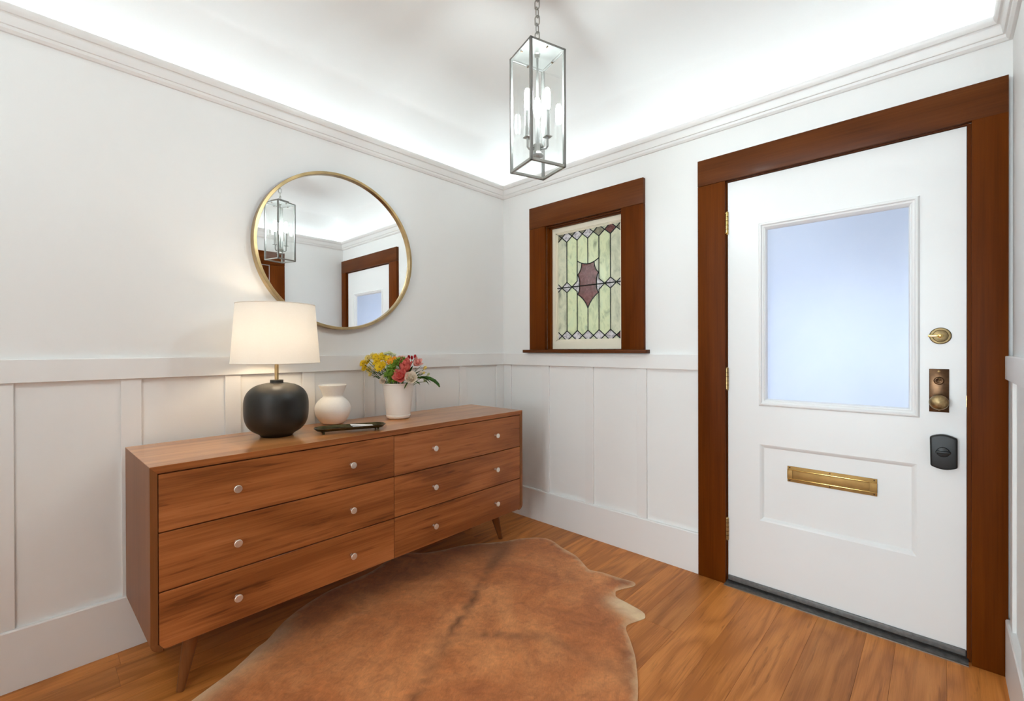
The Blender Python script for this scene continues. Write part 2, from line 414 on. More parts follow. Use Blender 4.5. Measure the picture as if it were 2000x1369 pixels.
struct(side_mould('baseboard_right', base, 2, TRIM, -.030, D2[1]+.14), 'white baseboard end at the right edge beside the door', 'baseboard')
struct(side_mould('baseboard_back', base, 3, TRIM, B2[1]), 'short white baseboard end on the back wall', 'baseboard')
bt = .011
for xc in (-.412, -.770, -1.128, -1.480, -1.832, -2.202, -2.562, -2.925, -3.285):
    MB().box(xc-.033, xc+.033, -bt, 0, .2165, 1.100).build('batten', TRIM, wl, bev=.0015, seg=1)
MB().box(-.085, 0, -bt, 0, .2165, 1.100).build('batten', TRIM, wl, bev=.0015, seg=1)
MB().box(-bt, 0, -.086, -bt, .2165, 1.100).build('batten', TRIM, wf, bev=.0015, seg=1)
for yc in (-.416, -.779, -1.146):
    MB().box(-bt, 0, yc-.032, yc+.032, .2165, 1.100).build('batten', TRIM, wf, bev=.0015, seg=1)
for xc in (-.10, -.42):
    MB().box(xc-.033, xc+.033, -W, -W+bt, .2165, 1.100).build('batten', TRIM, wr, bev=.0015, seg=1)

# ================================================================ FRONT DOOR
d1 = struct(MB().box(0, 0, 0, 0, 0, 0).build('door_1', DOORP) if False else thing('door_1', 'white front door with frosted pane and brass letter slot', 'door'))
DY0, DY1, DZ0, DZ1 = -2.507, -1.629, .040, 2.0735       # leaf
GY0, GY1, GZ0, GZ1 = -2.338, -1.808, .967, 1.806        # glass sight
PY0, PY1, PZ0, PZ1 = -2.363, -1.777, .360, .740         # lower panel
X0, X1 = 0.0, .044
lf = MB()
lf.box(X0, X1, DY0, PY0, DZ0, DZ1); lf.box(X0, X1, PY1, DY1, DZ0, DZ1)
lf.box(X0, X1, PY0, PY1, DZ0, PZ0); lf.box(X0, X1, PY0, PY1, PZ1, GZ0-.005); lf.box(X0, X1, PY0, PY1, GZ1+.005, DZ1)
lf.box(X0, X1, PY0, GY0-.005, GZ0-.005, GZ1+.005); lf.box(X0, X1, GY1+.005, PY1, GZ0-.005, GZ1+.005)
lf.build('leaf', DOORP, d1, double=False, ang=20)
# recessed panel with sloped sticking
pn = MB(); q = .017; dp = .014
o_ = [(X0, PY0, PZ0), (X0, PY1, PZ0), (X0, PY1, PZ1), (X0, PY0, PZ1)]
m_ = [(X0+.004, PY0+q*.45, PZ0+q*.45), (X0+.004, PY1-q*.45, PZ0+q*.45), (X0+.004, PY1-q*.45, PZ1-q*.45), (X0+.004, PY0+q*.45, PZ1-q*.45)]
i_ = [(X0+dp, PY0+q, PZ0+q), (X0+dp, PY1-q, PZ0+q), (X0+dp, PY1-q, PZ1-q), (X0+dp, PY0+q, PZ1-q)]
pn.add(o_+m_+i_, [(k, (k+1) % 4, (k+1) % 4+4, k+4) for k in range(4)]+[(k+4, (k+1) % 4+4, (k+1) % 4+8, k+8) for k in range(4)]+[(8, 9, 10, 11)])
pn.build('door_panel', DOORP, d1, ang=15)
def rect_mould(name, y0, y1, z0, z1, prof, mat, parent):
    """picture-frame moulding on plane x=X0: prof (inset from the outer edge, projection)"""
    m = MB(); vs = []
    for (t, h) in prof:
        vs += [(X0-h, y0+t, z0+t), (X0-h, y1-t, z0+t), (X0-h, y1-t, z1-t), (X0-h, y0+t, z1-t)]
    fs = []
    for i in range(len(prof)-1):
        for k in range(4): fs.append((i*4+k, i*4+(k+1) % 4, (i+1)*4+(k+1) % 4, (i+1)*4+k))
    m.add(vs, fs); return m.build(name, mat, parent, ang=15)
rect_mould('glazing_bead', -2.372, -1.774, .932, 1.837, [(0, 0), (.001, .006), (.006, .012), (.012, .013), (.015, .010), (.016, .006), (.023, .004), (.030, -.004), (.034, -.012), (.036, -.022)], DOORP, d1)
gp = MB().box(.018, .024, GY0-.004, GY1+.004, GZ0-.004, GZ1+.004).build('glass_pane', FROST, d1); gp['label'] = 'pale blue frosted glass pane'
# letter slot
sl = thing('letter_slot', '', ''); del sl['label']; del sl['category']
sl.parent = d1; sl['label'] = 'brass letter slot'
bpy.data.objects.remove(sl)
SY0, SY1, SZ0, SZ1 = -2.235, -1.896, .576, .651; xs = X0+dp
sb = MB(); 
sb.box(xs-.004, xs, SY0, SY1, SZ0, SZ1)
sb = sb.build('letter_slot', BRASSS, d1, bev=.0012); sb['label'] = 'brass letter slot frame'
MB().box(xs-.010, xs-.003, SY0, SY1, SZ1-.018, SZ1-.014).build('slot_rib', BRASSB, sb, bev=.001)
MB().box(xs-.010, xs-.003, SY0, SY1, SZ0+.014, SZ0+.018).build('slot_rib', BRASSB, sb, bev=.001)
MB().box(xs-.009, xs-.003, SY1-.022, SY1, SZ0+.018, SZ1-.018).build('slot_end', BRASSS, sb, bev=.001)
MB().box(xs-.009, xs-.003, SY0, SY0+.026, SZ0+.018, SZ1-.018).build('slot_end', BRASSS, sb, bev=.001)
MB().box(xs-.0055, xs-.003, SY0+.026, SY1-.022, SZ0+.021, SZ1-.021).build('slot_flap', BRASSS, sb, bev=.0008)
for yy in (SY0+.010, (SY0+SY1)/2, SY1-.010):
    for zz in (SZ0+.007, SZ1-.007):
        MB().lathe([(.0032, 0), (.0032, .0012), (.002, .0018), (0, .0018)], 10, axis='x').build('screw', BROWNP, sb, loc=(xs-.004, yy, zz), rot=(0, 0, PI))
# deadbolt with thumb turn
db = MB().lathe([(.033, 0), (.033, .003), (.030, .006), (.024, .0065), (.022, .009), (.012, .011), (0, .011)], 40, axis='x').build('deadbolt_rose', plain('bronze_rose', (.22, .155, .075), .42, 1.0, sc=60, var=.25), d1, loc=(0, -2.433, 1.264), rot=(0, 0, PI))
db['label'] = 'round brass deadbolt'
MB().box(.010, .020, -.036, .009, -.0045, .0045).build('thumb_turn', BRASSB, db, bev=.002)
MB().lathe([(.008, .009), (.008, .021), (.005, .023), (0, .023)], 16, axis='x').build('spindle', BRASSB, db)
# knob plate
kp = MB().box(-.005, 0, -2.4585, -2.400, .960, 1.132).build('knob_plate', BROWNP, d1, bev=.0015); kp['label'] = 'dark brass knob plate'
MB().lathe([(.016, 0), (.016, .002), (.013, .004), (.010, .004), (.008, .003), (0, .003)], 24, axis='x').build('keyhole_cover', BROWNP, kp, loc=(-.005, -2.429, 1.085), rot=(0, 0, PI))
MB().tube([(-.006, -2.424, 1.094), (-.009, -2.430, 1.096), (-.010, -2.432, 1.089), (-.008, -2.430, 1.083)], .0022, 8).build('cover_hook', BRASS, kp)
for zz in (1.122, .970): MB().lathe([(.004, 0), (.004, .001), (0, .002)], 10, axis='x').build('screw', BRASS, kp, loc=(-.005, -2.429, zz), rot=(0, 0, PI))
MB().lathe([(.015, 0), (.013, .012), (.009, .020), (.010, .030), (.022, .036), (.0285, .044), (.0295, .052), (.026, .060), (.017, .066), (0, .068)], 36, axis='x').build('door_knob', KNOBM, kp, loc=(-.004, -2.429, 1.003), rot=(0, 0, PI))
# black keypad lock
blk = []
for k in range(9): t = k/8; blk.append((-2.402-.080*t, .862+.012*math.sin(PI*t)))
for k in range(9): t = k/8; blk.append((-2.482+.078*t, .747-.011*math.sin(PI*t)))
bl = MB().prism(blk, -.030, 0).build('lock_body', BLACKM, d1, bev=.006, seg=3); bl['label'] = 'black keyless lock body'
MB().lathe([(.020, 0), (.018, .004), (.010, .006), (0, .007)], 28, axis='x').build('lock_dial', BLACKM, bl, loc=(-.030, -2.441, .806), rot=(0, 0, PI))
MB().box(-.043, -.034, -2.463, -2.419, .801, .811).build('thumb_turn', BLACKM, bl, bev=.003)
# hinges
for zc, mt in ((1.866, BRASSB), (1.059, BRASS), (.280, BRASS)):
    h = MB().lathe([(.0085, -.053), (.0085, .053)], 14).build('hinge', mt, d1, loc=(-.006, -1.6245, zc))
    for k in (-.032, -.011, .011, .032): MB().lathe([(.0092, -.0012), (.0092, .0012)], 14).build('knuckle_ring', BROWNP, h, loc=(0, 0, k))
    for k, sg in ((.053, 1), (-.053, -1)): MB().lathe([(.0095, 0), (.008, .004*sg), (.003, .008*sg), (0, .009*sg)], 14).build('finial', mt, h, loc=(0, 0, k))
    MB().box(.006, .0075, -.004, .020, -.052, .052).build('hinge_leaf', mt, h)
MB().box(.010, .034, DY0-.0015, DY0+.001, .985, 1.03).build('latch_plate', BRASSB, d1)
# sweep, threshold
sw = MB().box(-.010, .002, DY0+.002, DY1-.002, .020, .043).build('door_sweep', RUBBER, d1, bev=.0015)
MB().box(-.004, .0, DY0, DY1, .008, .021).build('sweep_strip', GAP, d1)  # near-black strip between sweep and threshold
th = MB().prism([(-.040, 0), (-.034, .006), (.0, .013), (.10, .013), (.10, 0)], DOO[0], DOO[1], 'xz').build('threshold', STEELG); tag(th, 'dark metal threshold plate under the front door', 'threshold')
MB().box(-.046, -.038, DOO[0]-.0, DOO[1], 0, .004).build('threshold_lip', NICKEL, th)
# door casing and jamb
CT = .026
tc = struct(thing('trim_9', 'brown stained wood casing around the front door', 'door casing'))
MB().box(-CT, 0, CASL, DOO[1]-.002, 0, 2.080).build('side_casing', CASE_Z, tc, bev=.0015)
MB().box(-CT, 0, DOO[0]-.008, CASR, 0, 2.084).build('side_casing', CASE_Z, tc, bev=.0015)
MB().box(-CT-.001, 0, CASR, CASL, 2.0815, 2.218).build('head_casing', CASE_Y, tc, bev=.0015)
MB().box(0, .12, DOO[1]-.006, DOO[1], 0, 2.080).build('jamb', CASE_Z, tc)
MB().box(-.003, .12, DOO[0]-.0085, DOO[0]+.004, 0, 2.080).build('jamb', CASE_Z, tc)
MB().box(-.0005, .12, DOO[0], DOO[1], 2.0765, 2.0815).build('head_jamb', CASE_Y, tc)
MB().box(.046, .06, DOO[1]-.018, DOO[1]-.006, 0, 2.078).build('door_stop', CASE_Z, tc)
MB().box(.046, .06, DOO[0]+.004, DOO[0]+.016, 0, 2.078).build('door_stop', CASE_Z, tc)
MB().box(.046, .06, DOO[0], DOO[1], 2.062, 2.078).build('door_stop', CASE_Y, tc)

# --- brown wood door in the right wall (only the mirror shows its casing)
t2 = struct(thing('trim_10', 'brown wood casing on the right wall, seen in the round mirror', 'door casing'))
yw = -W+.024
MB().box(D2[1], D2[1]+.140, -W, yw, 0, 2.082).build('side_casing', CASE_Z, t2, bev=.0015)
MB().box(D2[0]-.140, D2[0], -W, yw, 0, 2.082).build('side_casing', CASE_Z, t2, bev=.0015)
MB().box(D2[0]-.140, D2[1]+.140, -W, yw+.001, 2.0835, 2.218).build('head_casing', CASE_X, t2, bev=.0015)
d2 = struct(thing('door_2', 'brown wood panel door in the right wall behind the pendant reflection', 'door'))
dl = MB(); a, b = D2[0]+.003, D2[1]-.003; yb, yf = -W-.05, -W-.008
dl.box(a, b, yb, yf, .008, 2.076)
dl.box(D2[0]-.02, D2[1]+.02, -W-.075, -W-.049, 0, 2.1); dl.build('leaf', CASE_Z, d2, ang=20)
MB().lathe([(.025, 0), (.02, .008), (.01, .02), (.01, .03), (.026, .045), (.02, .06), (0, .064)], 20, axis='y').build('door_knob', BRASS, d2, loc=(a+.06, yf, 1.0))

# ================================================================ STAINED GLASS WINDOW
wn = struct(thing('window_1', 'stained glass window in brown casing above the chair rail', 'window'))
tw = struct(thing('trim_11', 'brown stained wood casing around the stained glass window', 'window casing'))
WO0, WO1, WI0, WI1 = -1.168, -.286, -1.021, -.427
MB().box(-CT, 0, WI1, WO1, 1.211, 2.0675).build('side_casing', CASE_Z, tw, bev=.0015)
MB().box(-CT, 0, WO0, WI0, 1.211, 2.0675).build('side_casing', CASE_Z, tw, bev=.0015)
MB().box(-CT-.001, 0, WO0, WO1, 2.0685, 2.218).build('head_casing', CASE_Y, tw, bev=.0015)
MB().box(-.052, .0, WO0-.028, WO1+.045, 1.190, 1.2105).build('window_stool', CASE_Y, tw, bev=.002)
MB().box(0, .12, WIN[1]-.004, WIN[1]+.001, WIN[2], WIN[3]).build('jamb', CASE_Z, tw)
MB().box(0, .12, WIN[0]-.001, WIN[0]+.004, WIN[2], WIN[3]).build('jamb', CASE_Z, tw)
MB().box(0, .12, WIN[0], WIN[1], WIN[3]-.007, WIN[3]+.004).build('head_jamb', CASE_Y, tw)
MB().box(.022, .040, WIN[1]-.016, WIN[1]-.004, WIN[2], WIN[3]-.004).build('window_stop', CASE_Z, tw)
MB().box(.022, .040, WIN[0]+.004, WIN[0]+.012, WIN[2], WIN[3]-.004).build('window_stop', CASE_Z, tw)
MB().box(.022, .040, WIN[0]+.004, WIN[1]-.004, WIN[3]-.014, WIN[3]-.004).build('window_stop', CASE_Y, tw)
MB().box(0, .13, WIN[0]-.01, WIN[1]+.01, 1.190, WIN[2]+.0035).build('inner_sill', CASE_Y, tw)
# sash
gy1, gy0, gz0, gz1 = -.470, -.984, 1.270, 2.022           # glass sight (gy1 is the left edge)
SX = .042
sm = MB()
sm.box(SX, SX+.036, gy1, WIN[1]-.005, WIN[2]+.002, WIN[3]-.006); sm.box(SX, SX+.036, WIN[0]+.005, gy0, WIN[2]+.002, WIN[3]-.006)
sm.box(SX, SX+.036, gy0, gy1, WIN[2]+.002, gz0); sm.box(SX, SX+.036, gy0, gy1, gz1, WIN[3]-.006)
sm.build('sash', SASH, wn, ang=20)
bd = MB()                                                    # glazing bead
for t, h0, h1 in ((.0, .006, .014), (.006, .012, .018)):
    bd.box(SX+h0, SX+h1, gy1-.006-t, gy1-t, gz0+t, gz1-t); bd.box(SX+h0, SX+h1, gy0+t, gy0+.006+t, gz0+t, gz1-t)
    bd.box(SX+h0, SX+h1, gy0+t, gy1-t, gz0+t, gz0+.006+t); bd.box(SX+h0, SX+h1, gy0+t, gy1-t, gz1-.006-t, gz1-t)
bd.build('glazing_bead', SASH, wn)
GW, GH = gy1-gy0, gz1-gz0; cw = 1/6
def GP(c, v): return (gy1-c*cw*GW, gz0+v*GH)               # column coordinate 0..6, v 0..1
gx = SX+.018
panes = []; leads = []
hd = .047; tz, bz, mz = 1-hd, hd, .491                       # half diamond height, row centres
def pane(pts, mat): panes.append(([GP(*q_) for q_ in pts], mat))
def lead(*pts): leads.append([GP(*q_) for q_ in pts])
rp = random.Random(11)
for zc in (tz, bz, mz):
    for k in range(7):
        mt = SLAV if zc != tz or k in (1, 2, 3) else (SPUR if k == 5 else SGREY)
        if zc == tz and k == 0: mt = SGREY
        if zc == mz and k in (2, 3, 4): continue
        if zc == bz and k == 6: mt = SPUR
        l = (k-.5, zc) if k > 0 else None; r = (k+.5, zc) if k < 6 else None
        top = (k, zc+hd); bot = (k, zc-hd)
        if zc == mz:
            if k > 0 and k < 6:
                pane([l, r, top], mt); pane([l, bot, r], mt)
            else:
                e = (k, zc); x = r if k == 0 else l
                pane([e, x, top], mt); pane([e, bot, x], mt)
        else:
            pane([q_ for q_ in (l, bot, r, top) if q_], mt)
        if l: lead(top, l); lead(l, bot)
        if r: lead(top, r); lead(r, bot)
for k in range(6):                                           # small triangles top and bottom
    pane([(k, 1), (k+.5, tz), (k+1, 1)], SGREY if k < 3 else SPALE)
    pane([(k, 0), (k+1, 0), (k+.5, bz)], SPALE)
AE, AS = .719, .68                                            # arc ends / sag
def arc(c): t = (c-2)/2; return AS+(AE-AS)*(2*t-1)**2
def qb(a, b, c, n=6):                                        # quadratic curve
    return [((1-t)**2*a[0]+2*t*(1-t)*b[0]+t*t*c[0], (1-t)**2*a[1]+2*t*(1-t)*b[1]+t*t*c[1]) for t in [i/n for i in range(n+1)]]
sh1 = qb((2.43, arc(2.43)), (2.40, .625), (2.03, .592))       # shield side from arc to upper point
sh2 = qb((2.03, .592), (2.27, .56), (2.22, mz))
sh3 = qb((2.22, mz), (2.25, .45), (2.04, .418))
sh4 = qb((2.04, .418), (2.72, .37), (3, .288))
mir = lambda P: [(6-c, v) for c, v in P]
arcL = [(2+.43*i/4, arc(2+.43*i/4)) for i in range(5)]; arcM = [(2.43+.57*i/4, arc(2.43+.57*i/4)) for i in range(5)]
arcF = arcL[:-1]+arcM
left = sh1+sh2[1:]
pane(left+mir(left)[::-1]+mir(arcM)[1:][::-1][::-1][:0]+[(3.57-.57*i/3, arc(3.57-.57*i/3)) for i in range(1, 3)]+[(3, arc(3))]+[(3-.57*i/3, arc(3-.57*i/3)) for i in range(1, 3)], SPUR)
low = sh3+sh4[1:]
pane(low+mir(low)[::-1][1:], SPUR)
for k in range(6):                                           # tall panels
    mt = SGREEN if k in (1, 2, 3, 4) else SPALE
    tp = [(k, tz-hd), (k+.5, tz), (k+1, tz-hd)]; bp = [(k+1, bz+hd), (k+.5, bz), (k, bz+hd)]
    if k not in (2, 3):
        pane(tp+[(k+1, mz+hd), (k+.5, mz), (k, mz+hd)], mt); pane([(k, mz-hd), (k+.5, mz), (k+1, mz-hd)]+bp, mt)
    elif k == 2:
        pane(tp+arcF[::-1], mt); pane(sh4+bp[:1]+bp[1:]+[], mt)
    else:
        pane(tp+mir(arcF), mt); pane([(3, bz+hd)]+mir(sh4)[::-1]+[(4, bz+hd), (3.5, bz)], mt)
for f in (lambda P: P, mir):
    pane(f(arcL+sh1[1:]+[(2, .592)]), SPALE)
    pane(f([(2, .592)]+sh2+[(1.5, mz), (2, mz+hd)]), SLAV); pane(f([(1.5, mz)]+sh3+[(2, .418), (2, mz-hd)]), SLAV)
    for s_ in (sh1, sh2, sh3, sh4, arcF): lead(*f(s_))
    lead(*f([(2, mz+hd), (1.5, mz)])); lead(*f([(1.5, mz), (2, mz-hd)]))
    for k in (1, 2):
        lead(*f([(k, tz-hd), (k, mz+hd)])); lead(*f([(k, mz-hd), (k, bz+hd)]))
lead((3, tz-hd), (3, AS)); lead((3, .288), (3, bz+hd))
lead((0, 0), (0, 1)); lead((6, 0), (6, 1)); lead((0, 0), (6, 0)); lead((0, 1), (6, 1)); lead((0, mz), (6, mz))
for poly, mt in panes:
    cy_ = sum(p[0] for p in poly)/len(poly); cz_ = sum(p[1] for p in poly)/len(poly)
    MB().prism([(y-cy_, z-cz_) for y, z in poly], -.0015, .0015).build('glass_pane', mt, wn, loc=(gx+rp.uniform(-.0005, .0005), cy_, cz_), smooth=False)
lm = MB()
for pts in leads:
    for (ya, za), (yb_, zb_) in zip(pts[:-1], pts[1:]):
        d = Vector((yb_-ya, zb_-za)); 
        if d.length < 1e-6: continue
        n_ = Vector((-d.y, d.x)).normalized()*.0029; e = d.normalized()*.0012
        P4 = [(ya-e.x+n_.x, za-e.y+n_.y), (yb_+e.x+n_.x, zb_+e.y+n_.y), (yb_+e.x-n_.x, zb_+e.y-n_.y), (ya-e.x-n_.x, za-e.y-n_.y)]
        lm.prism(P4, gx-.0035, gx+.0035)
lm.tube([(gx-.006, gy1, gz0+mz*GH), (gx-.006, gy0, gz0+mz*GH)], .003, 8)
lm.build('lead_came', LEAD, wn, smooth=False)

# --- added unseen window behind the area light
w2 = struct(thing('added_window', 'added unseen white window far behind the viewer', 'window'))
ww_ = (LW[1]-LW[0])/3
for k in range(4):
    y = LW[0]+k*ww_; MB().box(LX0-.07, LX0-.02, max(LW[0], y-.03), min(LW[1], y+.03), LW[2], LW[3]).build('mullion', TRIM, w2)
for z0, z1 in ((LW[2], LW[2]+.06), (1.70, 1.74), (LW[3]-.05, LW[3])): MB().box(LX0-.068, LX0-.022, LW[0], LW[1], z0, z1).build('window_rail', TRIM, w2)
for k in range(3):
    for z0, z1 in ((LW[2]+.06, 1.70), (1.74, LW[3]-.05)):
        y = LW[0]+k*ww_; MB().box(LX0-.047, LX0-.043, y+.02, y+ww_-.02, z0-.004, z1+.004).build('glass_pane', CLEAR, w2)

# --- outside: unseen roof and wall added to shade the door glass; ground slab
pr = struct(MB().prism([(.125, 2.14), (.85, 1.95), (.85, 2.02), (.125, 2.24)], -3.2, -1.25, 'xz').build('shading_roof', BLOCKW), 'added unseen porch roof shading the frosted pane', 'porch')
struct(MB().box(.121, .95, -2.60, -2.50, -.05, 1.94).build('shading_wall', BLOCKW), 'added unseen side wall shading the frosted pane', 'porch')
struct(MB().box(.12, 9, -9, 7, -.12, -.05).build('porch_slab', CONC), 'pale concrete porch floor outside', 'porch')

# ================================================================ DRESSER
DTH = .0143; DL, DD, DH = 1.868, .477, .8295
ux = Vector((-math.cos(DTH), -math.sin(DTH), 0)); uy = Vector((math.sin(DTH), -math.cos(DTH), 0))
BR = Vector((-.360, -.0310, 0)); FLc = BR+ux*DL+uy*DD        # back right, front left corner
# local frame: x to the right along the front, y into depth (to the wall), z up; origin at front-left floor
dr = thing('dresser', 'long mid-century walnut brown dresser with six drawers against the panelled wall', 'dresser', FLc, DTH)
ZB = .208; TT = .024
ro = .030
def side_prof(sgn):
    # outer edge at x=0 with rounded bottom corner, returns xz outline of the side panel
    P = [(0, DH)]+[(0, ZB+ro)]
    for k in range(1, 7):
        a = PI/2*k/6; P.append((ro-ro*math.cos(a), ZB+ro-ro*math.sin(a)))
    P += [(ro, ZB+.012), (.021, ZB+.03), (.021, DH-TT), (TT*.9, DH-TT)]
    return P
sp = [(0.0, DH-.002)]+[(0, ZB+ro)]+[(ro-ro*math.cos(PI/2*k/6), ZB+ro-ro*math.sin(PI/2*k/6)) for k in range(1, 7)]+[(ro+.004, ZB), (ro+.004, ZB+.010), (.021, ZB+.026), (.021, DH-TT)]
MB().prism(sp, 0, DD, 'xz').build('side_panel', TEAK_SHADED, dr, bev=.0008, seg=1)
MB().prism([(DL-x, z) for x, z in sp], 0, DD, 'xz').build('side_panel', TEAK_SHADED, dr, bev=.0008, seg=1)
MB().prism([(0, DH), (DL, DH), (DL, DH-.002), (DL-.021, DH-TT), (.021, DH-TT), (0, DH-.002)], .0025, DD, 'xz').build('top_panel', TEAK_LIT, dr, bev=.0008, seg=1)
MB().prism([(0, DH), (DL, DH), (DL, DH-.002), (DL-.021, DH-TT), (.021, DH-TT), (0, DH-.002)], 0, .0025, 'xz').build('top_edge', TEAK, dr)
MB().box(ro+.004, DL-ro-.004, .020, DD, ZB, ZB+.010).build('bottom_panel', TEAK, dr)
MB().box(.021, DL-.021, DD-.012, DD-.002, ZB+.012, DH-TT).build('back_panel', TEAK, dr)
MB().box(.021, DL-.021, .022, .030, ZB+.012, DH-TT).build('gap_shade_sheet', GAP, dr)  # near-black sheet behind the drawers: shade of the gaps put into its colour
rows = [(.6072, .8008), (.4072, .6028), (ZB+.004, .4028)]
xm = .9325
kz = [.706, .506, .304]
for (x0, x1, kx) in ((.0235, xm-.0012, (.254, .710)), (xm+.0012, DL-.0235, (1.166, 1.622))):
    for r_, (z0, z1) in enumerate(rows):
        cx_, cz_ = (x0+x1)/2, (z0+z1)/2
        hx, hz = (x1-x0)/2, (z1-z0)/2
        if r_ == 2:
            # outer bottom corner follows the rounded case
            P = [(-hx, hz), (-hx, -hz), (hx, -hz), (hx, hz)]
            rr = .022
            if x0 < .1: P = [(-hx, hz), (-hx, -hz+rr)]+[(-hx+rr-rr*math.cos(PI/2*k/5), -hz+rr-rr*math.sin(PI/2*k/5)) for k in range(1, 6)]+[(hx, -hz), (hx, hz)]
            else: P = [(-hx, hz), (-hx, -hz), (hx-rr, -hz)]+[(hx-rr+rr*math.sin(PI/2*k/5), -hz+rr-rr*math.cos(PI/2*k/5)) for k in range(1, 6)]+[(hx, hz)]
            d_ = MB().prism(P, 0, .020, 'xz').build('drawer', TEAK, dr, bev=.0012, seg=1, loc=(cx_, .0015, cz_))
        else:
            d_ = MB().box(-hx, hx, 0, .020, -hz, hz).build('drawer', TEAK, dr, bev=.0012, seg=1, loc=(cx_, .0015, cz_))
        for k_ in kx:
            MB().lathe([(.0055, 0), (.0045, -.008), (.0050, -.014), (.0125, -.022), (.0140, -.0235), (.0140, -.0275), (.0125, -.0290), (0, -.0292)], 20, axis='y').build('knob', KNOBN, d_, loc=(k_-cx_, 0, kz[r_]-cz_))
for (tx, ty, fx, fy) in ((.140, .095, .096, .078), (DL-.150, .110, DL-.062, .135), (.140, DD-.11, .096, DD-.07), (DL-.150, DD-.11, DL-.08, DD-.07)):
    MB().tube([(tx, ty, ZB+.002), (tx+(fx-tx)*.3, ty+(fy-ty)*.3, ZB*.7), (fx, fy, .0)], [.0265, .0235, .0125], 20).build('leg', TEAK_SHADED, dr)

# ================================================================ MIRROR
MC = Vector((-1.304, 0, 1.752)); MR = .448
mi = thing('wall_mirror', 'large round mirror in thin aged brass frame above the dresser', 'mirror', (MC.x, 0, MC.z)); mi.scale = (1, 1, .952)
MB().lathe([(MR-.016, -.002), (MR, -.002), (MR, -.042), (MR-.0015, -.044), (MR-.0145, -.044), (MR-.016, -.042), (MR-.016, -.026)], 128, axis='y', cap=False).build('frame', BRASSM, mi, ang=30)
mm, nt, b, _ = nmat('mirror_silver'); setp(b, (.93, .94, .935), .0, 1.0)
MB().lathe([(MR-.012, -.004), (MR-.012, -.028), (0, -.028)], 128, axis='y', cap=False).build('mirror_glass', mm, mi, smooth=False)

# ================================================================ PENDANT LANTERN
PX, PY, PA, PS, PZ0_, PZ1_ = -1.1601, -1.3154, 3.6197+PI/4, .1554/2, 1.8965, 2.3387
pe = thing('pendant_lantern', 'square glass and nickel pendant lantern hanging on a chain', 'pendant light', (PX, PY, PZ0_), PA)
H = PZ1_-PZ0_; s = PS; tb = .0052
for sx in (-1, 1):
    for sy in (-1, 1):
        MB().box(sx*s-tb*(sx > 0)*1.9, sx*s+tb*(sx < 0)*1.9, sy*s-tb*(sy > 0)*1.9, sy*s+tb*(sy < 0)*1.9, .0, H).build('corner_post', PNICK, pe, bev=.0006, seg=1)
for k in range(4):
    m = MB().box(-s, s, -s, -s+tb*1.8, 0, .010); m.build('bottom_bar', NICKEL, pe, bev=.0006, seg=1, rot=(0, 0, k*PI/2))
    MB().box(-s, s, -s, -s+tb*1.5, H-.008, H).build('top_bar', PNICK, pe, bev=.0006, seg=1, rot=(0, 0, k*PI/2))
    MB().box(-s+.006, s-.006, -s+.0035, -s+.0050, .009, H-.006).build('glass_pane', CLEAR, pe, rot=(0, 0, k*PI/2))
    MB().tube([(.0, -s+.006, H-.012), (0, -s+.013, H-.012)], .0028, 8).build('pane_clip', BROWNP, pe, rot=(0, 0, k*PI/2))
MB().box(-s+.002, s-.002, -s+.002, s-.002, H-.002, H+.002).build('top_plate', PNICK, pe, bev=.0006, seg=1)
# raised square flange that carries the loop (stands proud of the top plate)
MB().box(-.046, .046, -.046, .046, H+.002, H+.020).build('top_cap', PNICK, pe, bev=.001, seg=1)
MB().lathe([(.010, H+.020), (.010, H+.028), (.006, H+.032), (0, H+.033)], 16).build('loop_base', NICKEL, pe)
def link(zc, rot, hw=.0095, hh=.0185, r=.0023, name='chain_link'):
    P = []
    for k in range(20):
        a = 2*PI*k/20; x = math.cos(a)*hw; z = math.sin(a)*hw+(hh-hw)*(1 if math.sin(a) > 0 else -1)
        P.append((x*math.cos(rot), x*math.sin(rot), z))
    return MB().tube(P, r, 8, close=True).build(name, NICKEL, pe, loc=(0, 0, zc))
link(H+.043, .2, .014, .0145, .0028, 'hanging_loop')
z = H+.066; k = 0
while z < ZTOP-PZ0_-.04:
    link(z, PI/2*(k % 2)+.5); z += .0305; k += 1
MB().lathe([(0, ZTOP-PZ0_-.034), (.014, ZTOP-PZ0_-.032), (.016, ZTOP-PZ0_-.02), (.055, ZTOP-PZ0_-.014), (.06, ZTOP-PZ0_-.004), (.06, ZTOP-PZ0_)], 32).build('canopy', NICKEL, pe)
